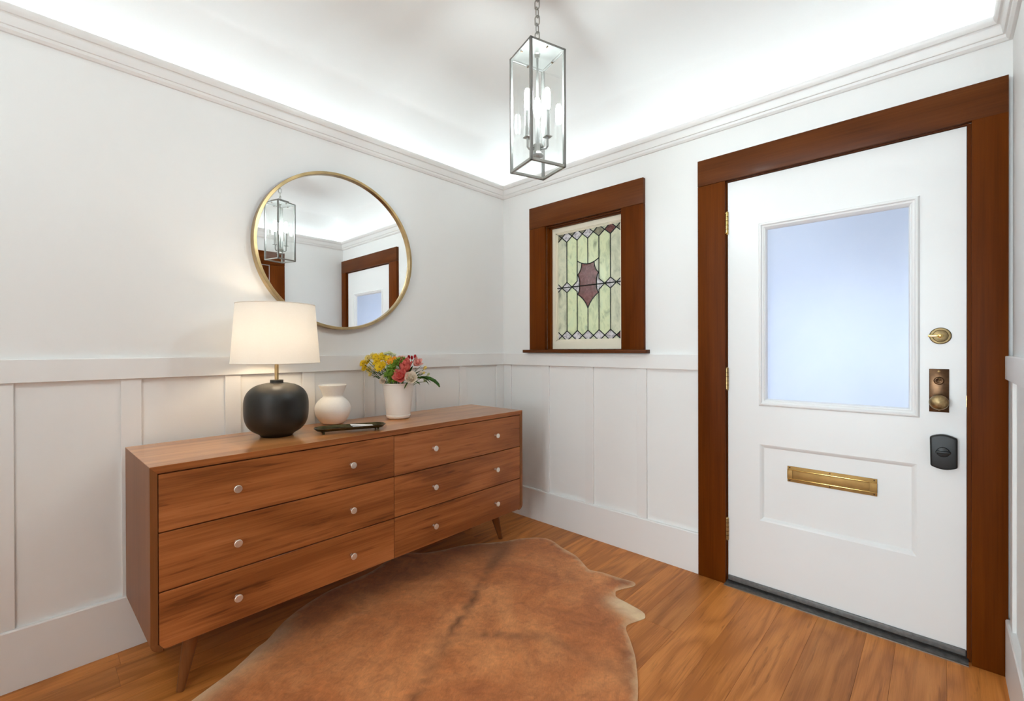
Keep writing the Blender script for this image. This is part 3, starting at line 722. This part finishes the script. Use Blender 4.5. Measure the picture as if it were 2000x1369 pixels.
# inner cluster
zz = lambda z_: z_-PZ0_
MB().tube([(0, 0, zz(1.985)), (0, 0, H)], .0042, 12).build('stem', SLEEVE, pe)
MB().lathe([(.009, H-.016), (.009, H-.004), (.012, H-.002)], 16).build('stem_collar', NICKEL, pe)
hub = MB().lathe([(.006, zz(1.957)), (.010, zz(1.953)), (.024, zz(1.951)), (.025, zz(1.954)), (.017, zz(1.964)), (.017, zz(1.992)), (.008, zz(1.996)), (.0, zz(1.997))], 8).build('hub', NICKEL, pe, smooth=False)
camdir = math.atan2(CAM.y-PY, CAM.x-PX)-PA
for k in range(3):
    a = camdir+PI/3+k*2*PI/3; ca, sa = math.cos(a), math.sin(a); ra = .043
    am = MB().tube([(ca*.014, sa*.014, zz(1.975)), (ca*(ra-.006), sa*(ra-.006), zz(1.972)), (ca*ra, sa*ra, zz(1.978)), (ca*ra, sa*ra, zz(2.012))], .0042, 10).build('arm', SLEEVE, pe)
    MB().lathe([(0, -.006), (.006, -.004), (.006, .004), (0, .006)], 12, c=(ca*.020, sa*.020, zz(1.984))).build('knurl', NICKEL, am)
    MB().box(-.0135, .0135, -.0135, .0135, 0, .0035).build('drip_plate', NICKEL, pe, bev=.0006, seg=1, loc=(ca*ra, sa*ra, zz(2.012)), rot=(0, 0, 0))
    MB().lathe([(.0085, 0), (.0085, .098), (.006, .099), (0, .099)], 16).build('candle_sleeve', SLEEVE, pe, loc=(ca*ra, sa*ra, zz(2.0155)))
    MB().lathe([(.006, 0), (.0105, .010), (.0115, .025), (.0115, .058), (.010, .072), (.006, .081), (0, .084)], 18).build('bulb', BULBM, pe, loc=(ca*ra, sa*ra, zz(2.1145)))

# added unseen globe behind the camera, brightens walls and ceiling
hl = thing('added_globe', 'added opal globe fill light on a rod behind the viewer', 'fill light', (-3.02, -1.30, ZTOP))
MB().lathe([(0, -.03), (.012, -.028), (.014, -.02), (.055, -.014), (.06, 0)], 32).build('canopy', NICKEL, hl)
MB().tube([(0, 0, -.02), (0, 0, -.26)], .006, 12).build('rod', NICKEL, hl)
MB().lathe([(.045, -.225), (.05, -.235), (.05, -.262), (.04, -.268)], 32).build('holder', NICKEL, hl)
MB().lathe([(.14*math.sin(PI*(.12+.88*k/20)), -.392+.14*math.cos(PI*(.12+.88*k/20))) for k in range(21)], 40, cap=False).build('globe', GLOBEM, hl)

# ================================================================ THINGS ON THE DRESSER
ZT = DH
# table lamp
lp = thing('table_lamp', 'lit table lamp with black ceramic base and cream drum shade', 'table lamp', (-1.722, -.245, ZT))
prof = [(0, 0.001), (.062, .0), (.066, .004), (.070, .010), (.096, .022), (.116, .045), (.127, .078), (.1315, .115), (.1315, .150), (.126, .182), (.112, .210), (.090, .227), (.060, .236), (.034, .239), (.031, .240), (.0285, .2415), (.0285, .2455), (.0265, .247), (0, .247)]
# smooth the body profile
def smooth_prof(P, it=2):
    for _ in range(it):
        Q = [P[0]]
        for a, b in zip(P[:-1], P[1:]): Q += [(a[0]*.75+b[0]*.25, a[1]*.75+b[1]*.25), (a[0]*.25+b[0]*.75, a[1]*.25+b[1]*.75)]
        Q.append(P[-1]); P = Q
    return P
bp = [(0, .001), (.064, 0), (.067, .004), (.070, .009)]
for k in range(31):
    t = -.955+1.935*k/30; ra = .1325*(1-abs(t)**2.9)**(1/2.6)*(1+.015*t); zz_ = .1215+.1185*t
    if ra > .070 or t > 0: bp.append((max(ra, .026), zz_))
MB().lathe(bp, 64).build('base', CERB, lp, ang=50)
MB().lathe([(.030, .236), (.027, .241), (.0275, .250), (.026, .252), (0, .252)], 32).build('base_collar', CERB, lp)
MB().tube([(0, 0, .250), (0, 0, .345)], .0085, 16).build('neck', BRASSM, lp)
MB().lathe([(.014, .345), (.016, .350), (.016, .385), (.012, .392), (0, .393)], 20).build('socket', BRASSM, lp)
MB().lathe([(.012, .392), (.016, .405), (.027, .430), (.030, .448), (.026, .466), (.014, .478), (0, .481)], 24).build('bulb', LBULB, lp)
s0, s1 = .3285, .5905
shd = MB().lathe([(.1815, s0), (.1615, s1)], 72, cap=False)
shd.lathe([(.1800, s0), (.1600, s1)], 72, cap=False)
sh_o = MB().lathe([(.1815, s0), (.1615, s1)], 72, cap=False).build('lamp_shade', SHADE, lp)
for rr, hh in ((.1815, s0), (.1615, s1)):
    MB().tube([(rr*math.cos(2*PI*k/72), rr*math.sin(2*PI*k/72), hh) for k in range(72)], .0022, 6, close=True).build('shade_trim', SHADE, sh_o)
sp_ = MB()
for k in range(3):
    a = 2*PI*k/3+.4; sp_.tube([(0, 0, s1-.03), (.1605*math.cos(a), .1605*math.sin(a), s1-.006)], .002, 6)
sp_.tube([(0, 0, .39), (0.034, 0, .43), (.034, 0, .50), (0, 0, s1-.028)], .002, 6); sp_.tube([(0, 0, .39), (-.034, 0, .43), (-.034, 0, .50), (0, 0, s1-.028)], .002, 6)
sp_.build('shade_harp', BRASSM, lp)
MB().lathe([(.006, s1-.03), (.009, s1-.02), (.005, s1-.012), (0, s1-.010)], 14).build('finial', BRASSM, lp)

# white round vase
vz = thing('round_vase', 'white bulbous ceramic vase with flared neck between lamp and tray', 'vase', (-1.402, -.120, ZT))
pv = [(0, 0), (.040, 0), (.058, .008), (.078, .034), (.0885, .065), (.0895, .085), (.082, .108), (.066, .128), (.0495, .140), (.0475, .146), (.051, .156), (.060, .180), (.0675, .198), (.0690, .203), (.0660, .205), (.0630, .202), (.054, .178), (.045, .155), (.043, .145), (.055, .125), (.06, .09), (0, .03)]
MB().lathe(smooth_prof(pv, 2), 56, cap=False).build('body', CERW, vz, ang=60)

# white pot with flowers
POT = Vector((-1.0634, -.2084, ZT))
po = thing('flower_pot', 'tall tapered white pot holding the flower bouquet', 'pot', POT)
pp = [(0, .0), (.050, .0), (.059, .003), (.0655, .010), (.067, .018), (.0675, .0215), (.0645, .0225), (.0645, .0245), (.0655, .026), (.0665, .030), (.0865, .190), (.0890, .192), (.0895, .198), (.0875, .200), (.0840, .198), (.063, .03), (0, .028)]
MB().lathe(pp, 56, cap=False).build('body', CERP, po, ang=35)

# tray with card
tr = thing('tray', 'oblong dark bronze footed tray in front of the white vase', 'tray', (-1.4445, -.393, ZT), -.323)
def stadium(hx, hy, r, n=8):
    P = []
    for cx_, cy_, a0 in ((hx-r, hy-r, 0), (-hx+r, hy-r, PI/2), (-hx+r, -hy+r, PI), (hx-r, -hy+r, 1.5*PI)):
        for k in range(n+1): a = a0+PI/2*k/n; P.append((cx_+r*math.cos(a), cy_+r*math.sin(a)))
    return P
def loft(rings, cap0=True, cap1=True):
    m = MB(); n = len(rings[0]); vs = [p for r in rings for p in r]; fs = []
    for i in range(len(rings)-1):
        for k in range(n): fs.append((i*n+k, i*n+(k+1) % n, (i+1)*n+(k+1) % n, (i+1)*n+k))
    if cap0: fs.append(tuple(range(n-1, -1, -1)))
    if cap1: fs.append(tuple(range((len(rings)-1)*n, len(rings)*n)))
    return m.add(vs, fs)
def rg(hx, hy, r, z): return [(x, y, z) for x, y in stadium(hx, hy, r)]
loft([rg(.134, .034, .030, .0115), (rg(.150, .044, .039, .014)), rg(.161, .052, .046, .025), rg(.161, .052, .046, .027), rg(.158, .049, .043, .027), rg(.146, .040, .036, .0165), rg(.136, .034, .030, .0145)]).build('tray_dish', TRAYM, tr, ang=40)
for sx in (-1, 1):
    for sy in (-1, 1):
        MB().lathe([(.004, 0), (.0055, .003), (.004, .007), (.006, .013)], 12).build('foot', TRAYM, tr, loc=(sx*.122, sy*.030, 0))
cdv = thing('matchbook', 'small white folded card lying in the bronze tray', 'card', (-1.4445+.045*math.cos(.323), -.393-.045*math.sin(.323), ZT+.0150), -.36)
MB().prism([(-.032, 0), (.058, 0), (.058, .0028), (-.032, .0035)], -.022, .022, 'xz').build('lower_leaf', CARD, cdv)
MB().prism([(-.032, .0040), (.058, .0036), (.058, .0062), (-.045, .016), (-.045, .0135), (-.030, .0066)], -.022, .022, 'xz').build('upper_leaf', CARD, cdv)

# ================================================================ FLOWERS
def pmat(name, c0, c1, rough=.55, trans=.25):
    m, nt, b, o = nmat(name); setp(b, c1, rough, spec=.3)
    n1 = noise(nt, objco(nt, 5), 70, 3); c = ramp(nt, n1, [(.3, c0), (.7, c1)])
    nt.links.new(c, b.inputs['Base Color'])
    t = nt.nodes.new('ShaderNodeBsdfTranslucent'); nt.links.new(c, t.inputs[0])
    mx = nt.nodes.new('ShaderNodeMixShader'); mx.inputs[0].default_value = trans
    nt.links.new(b.outputs[0], mx.inputs[1]); nt.links.new(t.outputs[0], mx.inputs[2]); nt.links.new(mx.outputs[0], o.inputs[0])
    return m
YEL = pmat('yellow_petal', (.80, .50, .01), (.95, .72, .03)); YELP = pmat('pale_yellow_petal', (.85, .66, .16), (.92, .80, .36))
ORG = pmat('orange_petal', (.80, .25, .01), (.95, .42, .03)); CORAL = pmat('coral_petal', (.80, .15, .13), (.94, .34, .30))
RED = pmat('red_petal', (.36, .008, .012), (.60, .02, .03)); CREAM = pmat('cream_petal', (.90, .79, .64), (.95, .89, .79))
PINK = pmat('pink_petal', (.85, .36, .30), (.92, .56, .50)); GRN = pmat('leaf_green', (.025, .075, .012), (.06, .16, .02))
LIME = pmat('lime_petal', (.14, .30, .03), (.36, .56, .09)); PGRN = pmat('pale_green_white', (.58, .62, .28), (.80, .82, .58))
CENT = pmat('brown_centre', (.30, .15, .01), (.62, .42, .04)); STEM = pmat('stem_green', (.06, .13, .02), (.11, .22, .04))
def FP(cx_, cy_, dep=0.0):
    """a spot in the bouquet: photo crop position (centre 690, rim 630) -> metres about the pot axis"""
    return POT+Vector((0, 0, .198))+R_*((cx_-690)*.00036)+Vector((0, 0, (630-cy_)*.00036))+F_*dep
def petal_mesh(ln, wd, curl, nseg=5, cup=.15, tip=.6):
    """one petal along +x, curling upward"""
    vs = []; fs = []
    for i in range(nseg+1):
        t = i/nseg; wdt = wd*math.sin(PI*min(.98, max(.08, t**tip)))**.6; a = curl*t
        x = ln*t*math.cos(a*.6); z_ = ln*t*math.sin(a*.6)
        for j in (-1, 0, 1): vs.append((x, j*wdt*.5, z_+abs(j)*wdt*cup))
    for i in range(nseg):
        for j in range(2): q_ = i*3+j; fs.append((q_, q_+1, q_+4, q_+3))
    return vs, fs
def frame_to(n):
    return Vector((0, 0, 1)).rotation_difference(Vector(n).normalized()).to_matrix()
def put(m, geo, mat3, off):
    m.add([mat3 @ Vector(v)+Vector(off) for v in geo[0]], geo[1])
def rz3(a): return Matrix.Rotation(a, 3, 'Z')
def ry3(a): return Matrix.Rotation(a, 3, 'Y')
def stem_to(root, p, base_off=(0, 0), r=.0016, mat=None, name='stem', sag=0):
    b = Vector((POT.x+base_off[0], POT.y+base_off[1], ZT+.06))-root.location
    e = Vector(p)-root.location; mid = Vector((b.x+(e.x-b.x)*.12, b.y+(e.y-b.y)*.12, ZT+.205-root.location.z))
    pts = [b*(1-t)**2+mid*2*t*(1-t)+e*t*t for t in [i/8 for i in range(9)]]
    return MB().tube(pts, r, 6).build(name, mat or STEM, root)
def daisy(root, p, n, rad, mat, cmat, npet=14, layers=2, name='flower_head', curl=.35):
    p = Vector(p)-root.location; M3 = frame_to(n)
    m = MB()
    for l in range(layers):
        for k in range(npet):
            a = 2*PI*(k+.5*l)/npet+random.uniform(-.08, .08)
            geo = petal_mesh(rad*(1-.22*l)*random.uniform(.9, 1.08), rad*.34, curl+.35*l, 4)
            put(m, geo, M3 @ rz3(a), p+M3 @ Vector((0, 0, .002*l)))
    o = m.build(name, mat, root)
    c = MB().lathe([(rad*.22, 0), (rad*.20, rad*.10), (rad*.12, rad*.16), (0, rad*.18)], 12)
    cc = MB(); cc.add([M3 @ Vector(v)+p+M3 @ Vector((0, 0, .001)) for v in c.v], c.f); cc.build('flower_centre', cmat, o)
    return o
def leafm(root, p0, p1, wd, mat=None, droop=.01, name='leaf'):
    p0 = Vector(p0)-root.location; p1 = Vector(p1)-root.location
    d = p1-p0; sdir = d.cross(Vector((0, 0, 1))); sdir = sdir.normalized() if sdir.length > 1e-6 else Vector((1, 0, 0))
    vs = []; fs = []
    for i in range(7):
        t = i/6; c = p0+d*t-Vector((0, 0, droop*t*t)); ww = wd*math.sin(PI*(.06+.93*t))**.8
        for j in (-1, 0, 1): vs.append(c+sdir*(j*ww*.5)+Vector((0, 0, abs(j)*ww*.16)))
    for i in range(6):
        for j in range(2): q_ = i*3+j; fs.append((q_, q_+1, q_+4, q_+3))
    return MB().add(vs, fs).build(name, mat or GRN, root)
toward = (-F_*1.0)
FLG = 'flowers in the white pot'
# yellow daisy spray on the left
f1 = thing('daisy_spray', 'yellow daisy spray at the far left of the bouquet', 'flower', POT+Vector((0, 0, .03)), 0, FLG)
for cx_, cy_, dp_, mt in ((225, 240, -.01, YELP), (170, 320, -.03, YEL), (185, 395, -.02, YEL), (240, 420, .0, YELP), (265, 490, -.01, YELP), (270, 215, .02, YELP), (215, 290, .0, YEL)):
    p = FP(cx_, cy_, dp_); daisy(f1, p, toward-R_*.6+Z_*.5, .0245 if cy_ < 450 else .017, mt, CENT); stem_to(f1, p-Z_*.002, (-.02, .01))
for a_, b_ in (((360, 480), (300, 470)), ((400, 500), (330, 420)), ((420, 540), (310, 510))): leafm(f1, FP(*a_, -.02), FP(*b_, -.03), .022)
f2 = thing('daisy_spray', 'bright yellow daisy spray left of the green fluffy blooms', 'flower', POT+Vector((0, 0, .03)), 0, FLG)
for cx_, cy_, dp_, sz in ((340, 225, .0, .018), (395, 255, -.015, .019), (375, 305, -.025, .019), (440, 375, -.045, .024), (480, 345, -.04, .018), (540, 255, .0, .018), (455, 235, .02, .017), (415, 205, .03, .016)):
    p = FP(cx_, cy_, dp_); daisy(f2, p, toward-R_*.15+Z_*.6, sz*1.5, YEL, CENT); stem_to(f2, p-Z_*.002, (-.01, .0))
for a_, b_ in (((500, 560), (400, 470)), ((520, 540), (440, 430)), ((470, 500), (350, 360)), ((560, 540), (480, 420)), ((500, 600), (430, 520))): leafm(f2, FP(*a_, -.02), FP(*b_, -.035), .026)
f3 = thing('orange_daisy', 'orange daisy beside the green fluffy blooms', 'flower', POT+Vector((0, 0, .03)), 0, FLG)
for cx_, cy_, dp_, sz in ((600, 300, -.035, .020), (640, 255, -.01, .014)):
    p = FP(cx_, cy_, dp_); daisy(f3, p, toward+Z_*.7, sz*1.35, ORG, CENT); stem_to(f3, p-Z_*.002)
f4 = thing('pale_blossom', 'pale greenish white blossom at the top of the bouquet', 'flower', POT+Vector((0, 0, .03)), 0, FLG)
for cx_, cy_, dp_, sz in ((480, 185, .02, .013), (520, 175, .03, .015), (560, 190, .03, .013), (600, 205, .04, .012), (690, 245, .03, .014), (740, 240, .04, .013)):
    p = FP(cx_, cy_, dp_); daisy(f4, p, toward*.6+Z_, sz*1.4, PGRN if cx_ < 650 else PINK, PGRN, 9, 2, curl=.8); stem_to(f4, p-Z_*.002)
# fluffy green blooms
def fluffy(root, p, rad, n=90, mat=LIME):
    p0 = Vector(p)-root.location; m = MB()
    for k in range(n):
        u = 1-2*(k+.5)/n*.86; a = k*2.399963; q_ = math.sqrt(max(0, 1-u*u))
        d = Vector((q_*math.cos(a), q_*math.sin(a), u)); M3 = frame_to(d) @ ry3(-PI/2)
        put(m, petal_mesh(rad*random.uniform(.85, 1.1), rad*.16, .9, 4, .2, .8), M3 @ Matrix.Rotation(random.uniform(0, 6), 3, 'X'), p0)
    return m.build('bloom', mat, root)
for lab, spots in (('upper green fluffy bloom beside the red buds', ((735, 290, -.05, .030), (690, 325, -.055, .028), (785, 265, -.04, .022))),
                   ('lower green fluffy bloom at the pot rim', ((645, 395, -.07, .038), (615, 500, -.08, .036), (635, 575, -.075, .028)))):
    f = thing('green_chrysanthemum', lab, 'flower', POT+Vector((0, 0, .03)), 0, FLG)
    for cx_, cy_, dp_, rr in spots: fluffy(f, FP(cx_, cy_, dp_), rr)
    stem_to(f, FP(spots[0][0], spots[0][1], spots[0][2]), (.01, 0))
fo = thing('foliage_spray', 'dark green leaves filling the middle of the bouquet', 'leaves', POT+Vector((0, 0, .03)), 0, FLG)
for k in range(26):
    cx_ = 380+rp.uniform(0, 640); cy_ = 640-rp.uniform(60, 190); ex = cx_+(cx_-690)*rp.uniform(.15, .45)+rp.uniform(-40, 40); ey = cy_-rp.uniform(60, 150)
    leafm(fo, FP(690+(cx_-690)*.45, 600, rp.uniform(-.02, .03)), FP(ex, ey, rp.uniform(-.035, .04)), rp.uniform(.018, .032))
stem_to(fo, FP(690, 500, 0))
# coral bloom
def bloom(root, p, n, rad, mat, layers, name='petal', wd=.9, open_=1.0, cup=.25):
    p0 = Vector(p)-root.location; M3 = frame_to(n)
    for (cnt, tilt, sc) in layers:
        for k in range(cnt):
            a = 2*PI*k/cnt+random.uniform(-.2, .2)+tilt
            geo = petal_mesh(rad*sc, rad*sc*wd, .7, 6, cup, .75)
            m = MB(); put(m, geo, M3 @ rz3(a) @ ry3(-tilt*open_), p0)
            m.build(name, mat, root)
f6 = thing('coral_bloom', 'large coral pink bloom in the middle of the bouquet', 'flower', POT+Vector((0, 0, .03)), 0, FLG)
pc = FP(800, 470, -.03)
bloom(f6, pc, toward*.55+Z_*.8+R_*.25, .092, CORAL, ((5, .75, 1.0), (6, 1.05, 1.0), (4, 1.3, .95)), wd=.55, cup=.22)
bloom(f6, FP(780, 540, -.06), toward*.9+Z_*.4, .062, CORAL, ((5, .35, 1.0), (5, .8, .9)), wd=.75)
bloom(f6, FP(960, 350, -.03), toward*.5+Z_*.5+R_*.6, .056, PINK, ((5, .6, 1.0), (4, 1.0, .95)), wd=.6)
stem_to(f6, pc, (.01, -.01), .003)
f7 = thing('red_bud', 'dark red buds at the top of the coral bloom', 'flower', POT+Vector((0, 0, .03)), 0, FLG)
for cx_, cy_ in ((860, 235), (950, 225), (905, 245)):
    bloom(f7, FP(cx_, cy_+20, .0), Z_+R_*random.uniform(-.2, .3), .022, RED, ((4, .9, 1.0), (4, 1.2, 1.0)), wd=.7); stem_to(f7, FP(cx_, cy_+20, .0))
# cream roses
def rose(root, p, n, rad):
    p0 = Vector(p)-root.location; M3 = frame_to(n)
    for (cnt, tilt, sc, up) in ((5, .25, 1.0, 0), (5, .65, .86, .004), (4, 1.0, .66, .006), (3, 1.3, .46, .008)):
        for k in range(cnt):
            a = 2*PI*k/cnt+tilt*2
            geo = petal_mesh(rad*sc, rad*sc*1.15, .9, 6, .16, .55)
            m = MB(); put(m, geo, M3 @ rz3(a) @ ry3(-tilt), p0+M3 @ Vector((0, 0, up))); m.build('petal', CREAM, root)
f8 = thing('cream_rose', 'open cream rose at the right of the pot rim', 'flower', POT+Vector((0, 0, .03)), 0, FLG)
rose(f8, FP(935, 550, -.075), toward+Z_*.35+R_*.2, .050); stem_to(f8, FP(935, 550, -.05), (.02, -.01), .002); leafm(f8, FP(880, 600, -.06), FP(835, 680, -.085), .012)
f9 = thing('cream_rose', 'small cream rose bud at the left of the pot rim', 'flower', POT+Vector((0, 0, .03)), 0, FLG)
rose(f9, FP(515, 590, -.07), toward+Z_*.3-R_*.2, .027); stem_to(f9, FP(510, 590, -.05), (-.01, 0)); rose(f9, FP(495, 530, -.05), toward+Z_*.6-R_*.4, .014)
f10 = thing('freesia', 'pale yellow freesia blossoms right of the coral bloom', 'flower', POT+Vector((0, 0, .03)), 0, FLG)
for cx_, cy_, mt, rr in ((1105, 400, YELP, .018), (1040, 470, CREAM, .016), (1110, 590, PGRN, .020), (1160, 495, PGRN, .014), (1090, 470, YELP, .013)):
    p = FP(cx_, cy_, -.03); bloom(f10, p-Z_*.006, R_*.6+Z_*.7+toward*.4, rr*1.35, mt, ((5, .8, 1.0), (3, 1.1, .9)), wd=.7); stem_to(f10, p-Z_*.006, (.02, -.02))
f11 = thing('green_bud_stem', 'drooping long green bud stem at the far right of the bouquet', 'flower', POT+Vector((0, 0, .03)), 0, FLG)
pts = [FP(*q_)-f11.location for q_ in ((850, 590, -.02), (1000, 545, -.03), (1100, 535, -.035), (1200, 550, -.04), (1280, 590, -.045), (1335, 640, -.05), (1358, 685, -.05))]
MB().tube(pts, [.002, .004, .0075, .0095, .0095, .0075, .003], 10).build('bud', GRN, f11)
for a_, b_, ww in (((1080, 530), (1230, 590), .018), ((1100, 560), (1200, 620), .014), ((1060, 520), (1180, 520), .016), ((980, 600), (1060, 620), .02)): leafm(f11, FP(*a_, -.045), FP(*b_, -.055), ww)

# ================================================================ COWHIDE RUG
vis = [(-.433, -.430), (-.36, -.462), (-.300, -.500), (-.248, -.548), (-.224, -.60), (-.230, -.660), (-.262, -.745), (-.277, -.807), (-.296, -.876), (-.345, -.960), (-.382, -1.022), (-.376, -1.060), (-.362, -1.100), (-.352, -1.20), (-.340, -1.272), (-.372, -1.292), (-.43, -1.268), (-.477, -1.250), (-.506, -1.262), (-.529, -1.285), (-.540, -1.36), (-.557, -1.435), (-.590, -1.462), (-.622, -1.455), (-.690, -1.432), (-.730, -1.445), (-.775, -1.487), (-.85, -1.55), (-.909, -1.589), (-.985, -1.635), (-1.066, -1.676)]
hid = [(-1.22, -1.745), (-1.36, -1.86), (-1.46, -2.0), (-1.54, -2.09), (-1.64, -2.06), (-1.70, -1.93), (-1.84, -1.80), (-2.02, -1.72), (-2.20, -1.66), (-2.34, -1.52), (-2.40, -1.33), (-2.38, -1.16), (-2.45, -.97), (-2.55, -.82), (-2.52, -.70), (-2.38, -.66), (-2.25, -.61)]
vis2 = [(-2.118, -.548), (-2.045, -.515), (-1.976, -.484), (-1.915, -.445), (-1.861, -.405), (-1.818, -.385), (-1.760, -.335), (-1.696, -.285), (-1.60, -.235), (-1.46, -.190), (-1.33, -.18), (-1.204, -.165), (-1.10, -.125), (-1.0, -.105), (-.93, -.13), (-.88, -.19), (-.78, -.24), (-.68, -.27), (-.60, -.31), (-.52, -.372)]
out = vis+hid+vis2
def catmull(P, n=4):
    R = []; N = len(P)
    for i in range(N):
        a, b, c, d = [Vector((*P[(i+k) % N], 0)) for k in (-1, 0, 1, 2)]
        for k in range(n):
            t = k/n; q_ = .5*((2*b)+(c-a)*t+(2*a-5*b+4*c-d)*t*t+(3*b-a-3*c+d)*t**3); R.append((q_.x, q_.y))
    return R
ol = catmull(out, 4)
def inside(x, y, P):
    c = False; j = len(P)-1
    for i in range(len(P)):
        if (P[i][1] > y) != (P[j][1] > y) and x < (P[j][0]-P[i][0])*(y-P[i][1])/(P[j][1]-P[i][1])+P[i][0]: c = not c
        j = i
    return c
def edist(x, y):
    best = 9
    for i in range(len(ol)):
        ax, ay = ol[i]; bx, by = ol[(i+1) % len(ol)]
        dx, dy = bx-ax, by-ay; l2 = dx*dx+dy*dy+1e-12; t = max(0, min(1, ((x-ax)*dx+(y-ay)*dy)/l2))
        best = min(best, math.hypot(x-ax-dx*t, y-ay-dy*t))
    return best
pts2 = [Vector(p) for p in ol]; N0 = len(pts2)
g = .034; rr = random.Random(5); xx = -2.6
while xx < -.2:
    yy = -2.15
    while yy < -.08:
        X_, Y_ = xx+rr.uniform(-.008, .008), yy+rr.uniform(-.008, .008)
        if inside(X_, Y_, ol) and edist(X_, Y_) > .010: pts2.append(Vector((X_, Y_)))
        yy += g
    xx += g
res = delaunay_2d_cdt(pts2, [(i, (i+1) % N0) for i in range(N0)], [], 1, 1e-5)
rv, rf = res[0], res[2]
from mathutils import noise as mnoise
SPA, SPD = Vector((-1.14, -.85)), Vector((.865, .502))
def rugz(x, y, e):
    und = .0035*mnoise.noise(Vector((x*3.1, y*3.1, .3)))+.002*mnoise.noise(Vector((x*9, y*9, 1.3)))
    sp = abs((Vector((x, y))-SPA).dot(Vector((SPD.y, -SPD.x))))
    return max(.0035, .0035+min(e, .03)/.03*(.005+und+.003*math.exp(-(sp/.02)**2)))
top = []; nz = []
for p in rv:
    e = edist(p.x, p.y) ; top.append((p.x, p.y, rugz(p.x, p.y, e if e > .004 else 0)))
mr = MB(); nv = len(rv)
mr.add(top+[(p.x, p.y, .0006) for p in rv], [tuple(f) for f in rf]+[tuple(i+nv for i in f[::-1]) for f in rf])
# side skirt
bed = {}
for f in rf:
    for a, b in zip(f, f[1:]+f[:1]):
        bed[(a, b)] = 1
for (a, b) in list(bed):
    if (b, a) not in bed: mr.f.append((b, a, a+nv, b+nv))
m, nt, b, _ = nmat('cowhide'); setp(b, (.4, .18, .08), .62, spec=.25)
b.inputs['Sheen Weight'].default_value = .35; b.inputs['Sheen Roughness'].default_value = .45; b.inputs['Sheen Tint'].default_value = (1, .78, .6, 1)
v = objco(nt)
at = nt.nodes.new('ShaderNodeAttribute'); at.attribute_name = 'hide'; sep = nt.nodes.new('ShaderNodeSeparateColor'); nt.links.new(at.outputs['Color'], sep.inputs[0])
n1 = noise(nt, v, 2.6, 6, .6, .8); n2 = noise(nt, v, 11, 6, .62, 1.2)
# short hair lies along the spine and outward: stretched fine noise
rotm = nt.nodes.new('ShaderNodeMapping'); rotm.inputs['Rotation'].default_value = (0, 0, -.53); nt.links.new(v, rotm.inputs['Vector'])
n3 = noise(nt, mapping(nt, rotm.outputs['Vector'], (60, 260, 60)), 1.0, 3, .6)
c0 = ramp(nt, n1, [(.30, (.38, .112, .030)), (.48, (.55, .182, .052)), (.68, (.72, .29, .102))])
c1 = mixc(nt, .55, c0, ramp(nt, n2, [(.30, (.60, .52, .48)), (.5, (1, 1, 1)), (.72, (1.25, 1.22, 1.18))]), 'MULTIPLY')
n4 = noise(nt, v, 38, 5, .65, 1.0)
c1 = mixc(nt, .45, c1, ramp(nt, n4, [(.32, (.70, .66, .62)), (.5, (1, 1, 1)), (.68, (1.25, 1.25, 1.25))]), 'MULTIPLY')
c1 = mixc(nt, .35, c1, ramp(nt, n3, [(.3, (.72, .70, .68)), (.7, (1.2, 1.2, 1.2))]), 'MULTIPLY')
darkf = math_(nt, 'MULTIPLY', sep.outputs[0], math_(nt, 'ADD', .35, n2), True)
c2 = mixc(nt, darkf, c1, (.115, .036, .012))
palef = math_(nt, 'MULTIPLY', sep.outputs[1], math_(nt, 'ADD', .45, n2), True)
c3 = mixc(nt, palef, c2, (.90, .68, .42))
nt.links.new(c3, b.inputs['Base Color'])
hh = math_(nt, 'ADD', math_(nt, 'MULTIPLY', n3, .5), math_(nt, 'MULTIPLY', n2, 1.2)); bump(nt, b, hh, .45, .004)
ru = mr.build('cowhide_rug', m, None, ang=60)
tag(ru, 'reddish brown cowhide rug with dark spine stripe on the oak floor', 'rug')
ca = ru.data.color_attributes.new('hide', 'FLOAT_COLOR', 'POINT')
for i, vv in enumerate(ru.data.vertices):
    x, y = vv.co.x, vv.co.y; r2 = Vector((x, y))-SPA
    al = r2.dot(SPD); ac = r2.dot(Vector((SPD.y, -SPD.x))) + .025*mnoise.noise(Vector((al*4, 0, 2)))
    wdt = .016+.075*max(0, min(1, (al-.30)/.45))**1.5
    d = math.exp(-(ac/wdt)**2)*(1.0 if al > -.12 else .8)
    d *= .72+.4*max(0, min(1, .5+1.2*mnoise.noise(Vector((al*3.3, 1.7, 0)))))
    # side veins
    for (px, py, qx, qy, ww, st) in ((-1.28, -.93, -1.02, -1.20, .012, .8), (-1.0, -1.25, -.98, -1.55, .018, .5), (-.86, -1.52, -1.02, -1.62, .03, .5)):
        a_ = Vector((px, py)); bb = Vector((qx, qy))-a_; t = max(0, min(1, (Vector((x, y))-a_).dot(bb)/bb.length_squared)); dist = (Vector((x, y))-a_-bb*t).length
        d = max(d, st*math.exp(-(dist/ww)**2))
    # darker hair on the two foot flaps
    d = max(d, .55*math.exp(-((x+.36)**2+(y+1.22)**2)/.06**2))
    pale = 0
    for (px, py, qx, qy, ww, st) in ((-.60, -1.44, -.56, -1.33, .065, 1.15), (-2.2, -.55, -1.80, -.34, .085, .85), (-2.5, -.75, -2.2, -.58, .1, .9)):
        a_ = Vector((px, py)); bb = Vector((qx, qy))-a_; t = max(0, min(1, (Vector((x, y))-a_).dot(bb)/bb.length_squared)); dist = (Vector((x, y))-a_-bb*t).length
        pale = max(pale, st*math.exp(-(dist/ww)**2))
    pale = max(pale, .55*math.exp(-(edist(x, y)/.012)**2))
    ca.data[i].color = (min(1, d), min(1, pale), 0, 1)
